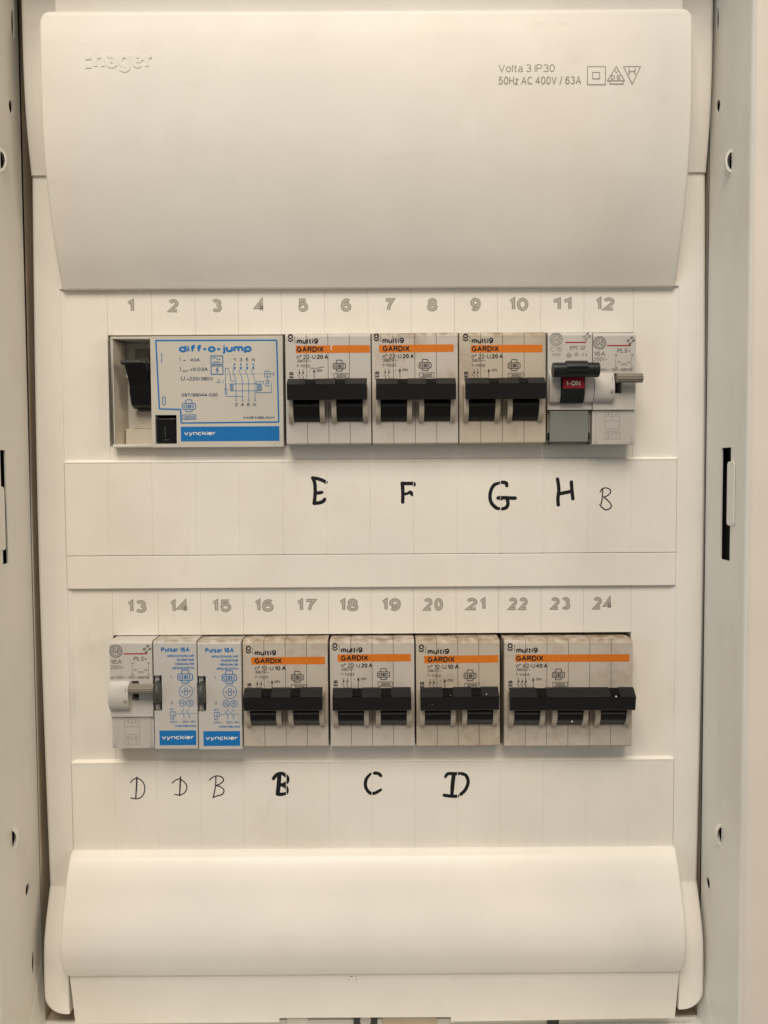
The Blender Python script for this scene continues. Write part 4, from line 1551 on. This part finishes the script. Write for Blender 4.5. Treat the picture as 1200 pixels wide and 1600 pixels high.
# ---------------------------------------------------------------- single-pole breaker with red I-ON window
D = Dev('miniature_breaker', 'slim light grey breaker with dark cylindrical grip and a red I-ON window', 'circuit breaker', 856, 925.8, 519.5, 44.0, 8.0)
R, k, Wd, zf = D.root, D.k, D.W, D.zf
ys = D.Y(120.5)
up_ = [(ys + 0.08, -36), (ys + 0.08, zf)] + [(D.H - 1.4 * (1 - math.cos(math.radians(90 - 22.5 * i))), zf - 1.4 + 1.4 * math.sin(math.radians(90 - 22.5 * i))) for i in range(5)] + [(D.H, -36)]
m_ = MB()
m_.prism(up_, 0.06, Wd - 0.06, 'x')
m_.build('upper_housing', M['mod'], R, angle=30)
m_ = MB()
m_.box(0.06, Wd - 0.06, 0, ys - 0.08, -36, zf - 1.6)
m_.build('lower_housing', M['lever'], R, bevel=0.3)
ya, yb = D.Y(109), D.Y(60)


def nose_prof(zf, ya, yb, h, n=14):
    pb = [(ya, zf - 0.5)]
    for i in range(n + 1):
        t = i / n
        pb.append((ya + (yb - ya) * t, zf + 0.5 + h * math.sin(math.pi * (0.08 + 0.88 * t)) ** 0.75))
    pb.append((yb, zf - 0.5))
    return pb


m_ = MB()
m_.prism(nose_prof(zf, ya, yb, 2.9), 0.25, D.X(18), 'x')
m_.prism(nose_prof(zf, ya, yb, 2.9), D.X(55), Wd - 0.05, 'x')
m_.build('rounded_nose', M['mod'], R, bevel=0.2, seg=2, angle=40)
m_ = MB()
m_.prism(nose_prof(zf, D.Y(110.5), yb, 4.0), D.X(18.6), D.X(54.0), 'x')
sw = m_.build('handle_drum', M['knob'], R, bevel=0.2, seg=2, angle=40)
# red window follows the drum
pr = nose_prof(zf, D.Y(110.5), yb, 4.0)[1:-1]
pr = [p for p in pr if D.Y(90) <= p[0] <= D.Y(68)]
pr = sorted(pr)
m_ = MB()
pp = [(p[0], p[1] + 0.10) for p in pr] + [(p[0], p[1] - 0.3) for p in reversed(pr)]
m_.prism(pp, D.X(20.2), D.X(53.0), 'x')
rw = m_.build('red_window', M['red'], sw, angle=40)
g = MB()
zz = max(p[1] for p in pr) + 0.16
g.text('I-ON', D.X(26), D.X(46.5), D.Y(85.0), 1.95, zz, weight=0.02)
g.build('window_print', M['white'], sw, angle=0)
m_ = MB()
ky, kz = D.Y(62.0), zf + 7.2
m_.cyl((ky, kz), 2.85, 0.4, Wd + 0.6, 'x', 40)
m_.cyl((ky + 0.35, kz + 0.1), 3.2, D.X(21), D.X(54), 'x', 40)
m_.box(D.X(21), D.X(54), ky - 1, ky + 2, zf + 1, kz)
kn = m_.build('grip', M['knob'], R, bevel=0.25, seg=2, angle=40)
m_ = MB()
m_.box(D.X(23), D.X(53), ky + 0.55, ky + 0.85, kz + 3.1, kz + 3.6)
m_.box(D.X(23), D.X(53), ky - 0.9, ky - 0.6, kz + 3.0, kz + 3.35)
m_.build('grip_rib', M['knob'], kn, bevel=0.08)
g = MB()
monogram(D, g, 13, 10.5, 9.6)
D.t(g, 'C16', 4, 22, 29.5, 7.6, weight=-0.004)
D.t(g, '3000', 6, 20, 37, 5.2)
pinwheel(D, g, 61, 6.5)
cebec(D, g, 33, 35.5, 0.42)
g.ring(D.X(45), D.Y(34), 2.6 / k, 0.9 / k, zf + 0.05, 14)
g.ring(D.X(45), D.Y(34), 1.0 / k, 0.8 / k, zf + 0.05, 10)
D.t(g, '3', 53, 56, 36.5, 4)
D.t(g, '3', 58.5, 61.5, 36.5, 4)
g.build('logo_print', M['lgrey'], R, angle=0)
g = MB()
D.l(g, [(27.5, 15.6), (60, 15.6)], 1.9, 0.05)
g.build('red_stripe', M['red'], R, angle=0)
g = MB()
D.t(g, 'EPC 32', 34, 58, 26.5, 5.6, weight=0.01, shear=0.2)
g.build('series_print', M['grey'], R, angle=0)
m_ = MB()
m_.box(0.9, D.X(64.5), 0.9, ys - 0.3, zf - 1.55, zf - 0.3)
gw = m_.build('smoky_cover', M['greenwin'], R, bevel=0.35, seg=3)
m_ = MB()
m_.box(0.25, 0.85, 1.8, 4.6, zf - 1.5, zf - 0.5)
m_.box(D.X(64.8), D.X(67), 1.8, 4.6, zf - 1.5, zf - 0.5)
m_.box(0.3, 0.9, 0.1, 0.8, zf - 1.5, zf - 0.5)
m_.box(D.X(64), D.X(67), 0.1, 0.8, zf - 1.5, zf - 0.5)
m_.build('hinge_pin', M['black'], R, bevel=0.1)

# ---------------------------------------------------------------- two blue-printed impulse switches


def pulsar(label, px0, px1, dy):
    D = Dev('impulse_switch', label, 'impulse switch', px0, px1, 1001.5 + dy * 0.5, 44.0, 9.0, 'impulse switches with blue print')
    R, k, Wd, zf, H = D.root, D.k, D.W, D.zf, D.H
    sx1, sy0, sy1 = D.X(12.5), D.Y(111), D.Y(54.5)
    tr = 1.3
    m_ = MB()
    up_ = [(sy1, -36), (sy1, zf)] + [(H - tr * (1 - math.cos(math.radians(90 - 22.5 * i))), zf - tr + tr * math.sin(math.radians(90 - 22.5 * i))) for i in range(5)] + [(H, -36)]
    m_.prism(up_, 0.08, Wd - 0.08, 'x')
    m_.box(sx1, Wd - 0.08, sy0, sy1, -36, zf)
    m_.prism([(0, -36), (0, zf - 0.6), (0.2, zf - 0.2), (0.6, zf), (sy0, zf), (sy0, -36)], 0.08, Wd - 0.08, 'x')
    m_.build('housing', M['mod2'], R, angle=30)
    m_ = MB()
    m_.box(0.15, D.X(7.5), sy0 + 0.3, sy1 - 0.3, zf - 9, zf - 1.4)
    m_.build('wheel_pocket', M['mod2'], R, bevel=0.2)
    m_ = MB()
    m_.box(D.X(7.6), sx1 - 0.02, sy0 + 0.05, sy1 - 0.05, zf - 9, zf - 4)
    m_.build('pocket_shadow_gap', M['black'], R, angle=0)  # solid black block: the gap's shadow is put into its colour
    # thumb wheel: a lens-shaped rim standing out of the pocket
    m_ = MB()
    cy, rad = D.Y(82.5), 4.9
    rings = []
    N = 24
    prof = [(0.25, 0.80), (0.9, 0.97), (1.5, 1.0), (2.1, 0.96), (2.7, 0.84), (3.05, 0.66)]
    vs, fs = [], []
    for (xx, rr) in prof:
        for i in range(N):
            a = 2 * math.pi * i / N
            vs.append((xx, cy + rad * rr * math.cos(a), zf - 1.4 + rad * rr * math.sin(a)))
    for j in range(len(prof) - 1):
        for i in range(N):
            fs.append((j * N + i, j * N + (i + 1) % N, (j + 1) * N + (i + 1) % N, (j + 1) * N + i))
    fs.append(tuple(range(N)))
    fs.append(tuple(range(len(vs) - 1, len(vs) - N - 1, -1)))
    m_.add(vs, fs)
    m_.build('thumb_wheel', M['wheel'], R, angle=50)
    g = MB()
    D.t(g, 'Pulsar 16A', 12.5, 57, 17.5, 7.4, weight=0.03)
    for i, (s_, xa) in enumerate((('IMPULSSCHAKELAAR', 22), ('TELERUPTEUR', 36.5), ('FERNSCHALTER', 34.5), ('IMPULSE SWITCH', 30))):
        D.t(g, s_, xa, 63.5, 25.5 + i * 6.4, 3.7, weight=0.02)
    g.build('title_print', M['blue'], R, angle=0)
    g = MB()
    D.t(g, 'MADE IN BELGIUM', 32, 65, 136.4, 3.0, weight=0.03)
    g.build('origin_print', M['blue'], R, angle=0)
    g = MB()
    cebec(D, g, 49.5, 57, 1.2)
    g.ring(D.X(50), D.Y(80), 10.6 / k, 0.8 / k, zf + 0.05, 28)
    g.ring(D.X(50), D.Y(76.8), 2.6 / k, 1.0 / k, zf + 0.05, 14)
    g.ring(D.X(50), D.Y(82.6), 3.1 / k, 1.0 / k, zf + 0.05, 14)
    D.t(g, 'U', 43, 45.5, 82, 4.4)
    D.t(g, 'R', 55, 57.5, 82, 4.4)
    g.ring(D.X(44), D.Y(98.5), 5.2 / k, 0.9 / k, zf + 0.05, 20)
    g.ring(D.X(56), D.Y(98.5), 5.2 / k, 0.9 / k, zf + 0.05, 20)
    D.t(g, 'N', 41.6, 46.4, 101, 5.4, weight=0.01)
    D.t(g, 'S', 53.8, 58.4, 101, 5.4, weight=0.0)
    D.l(g, [(25, 112), (33, 112), (33, 119), (25, 119), (25, 112)], 0.8)
    D.l(g, [(28, 119), (30.5, 112)], 0.7)
    D.l(g, [(33, 115.5), (42, 115.5)], 0.6)
    for xx in (46, 54.5):
        D.l(g, [(xx, 107), (xx, 111)], 0.8)
        D.l(g, [(xx - 4, 111), (xx + 0.5, 118), (xx + 0.5, 123)], 0.9)
    D.l(g, [(45, 115), (51, 115)], 0.5)
    D.l(g, [(56, 115), (64, 115)], 0.5)
    D.t(g, 'A1', 24.5, 31, 110, 3.8)
    D.t(g, 'A2', 24.5, 31, 124.5, 3.8)
    D.t(g, '220V~', 24.5, 38, 129.8, 3.2)
    D.t(g, '250V~16A', 43.5, 64, 129.8, 3.2)
    g.build('diagram_print', M['blue2'], R, angle=0)
    g = MB()
    D.t(g, 'I', 27.0, 28.0, 59.5, 5.5)
    D.t(g, '0', 26.2, 29.5, 100, 4.6, weight=0.01)
    g.build('position_marks', M['grey'], R, angle=0)
    g = MB()
    D.r(g, 7.5, 65.0, 142, 165.5, 0.05)
    bb = g.build('blue_band', M['blue'], R, angle=0)
    g = MB()
    D.t(g, 'vynckier', 11, 61.5, 156, 6.6, 0.09, weight=0.02)
    g.build('maker_name', M['white'], bb, angle=0)
    return D


pulsar('blue-printed impulse switch with grey thumb wheel touching the taupe lever of the corner relay', 239.0, 307.0, 0)
pulsar('blue-printed impulse switch with grey thumb wheel, beside the yellowed 10 A breaker', 308.0, 376.3, 2)
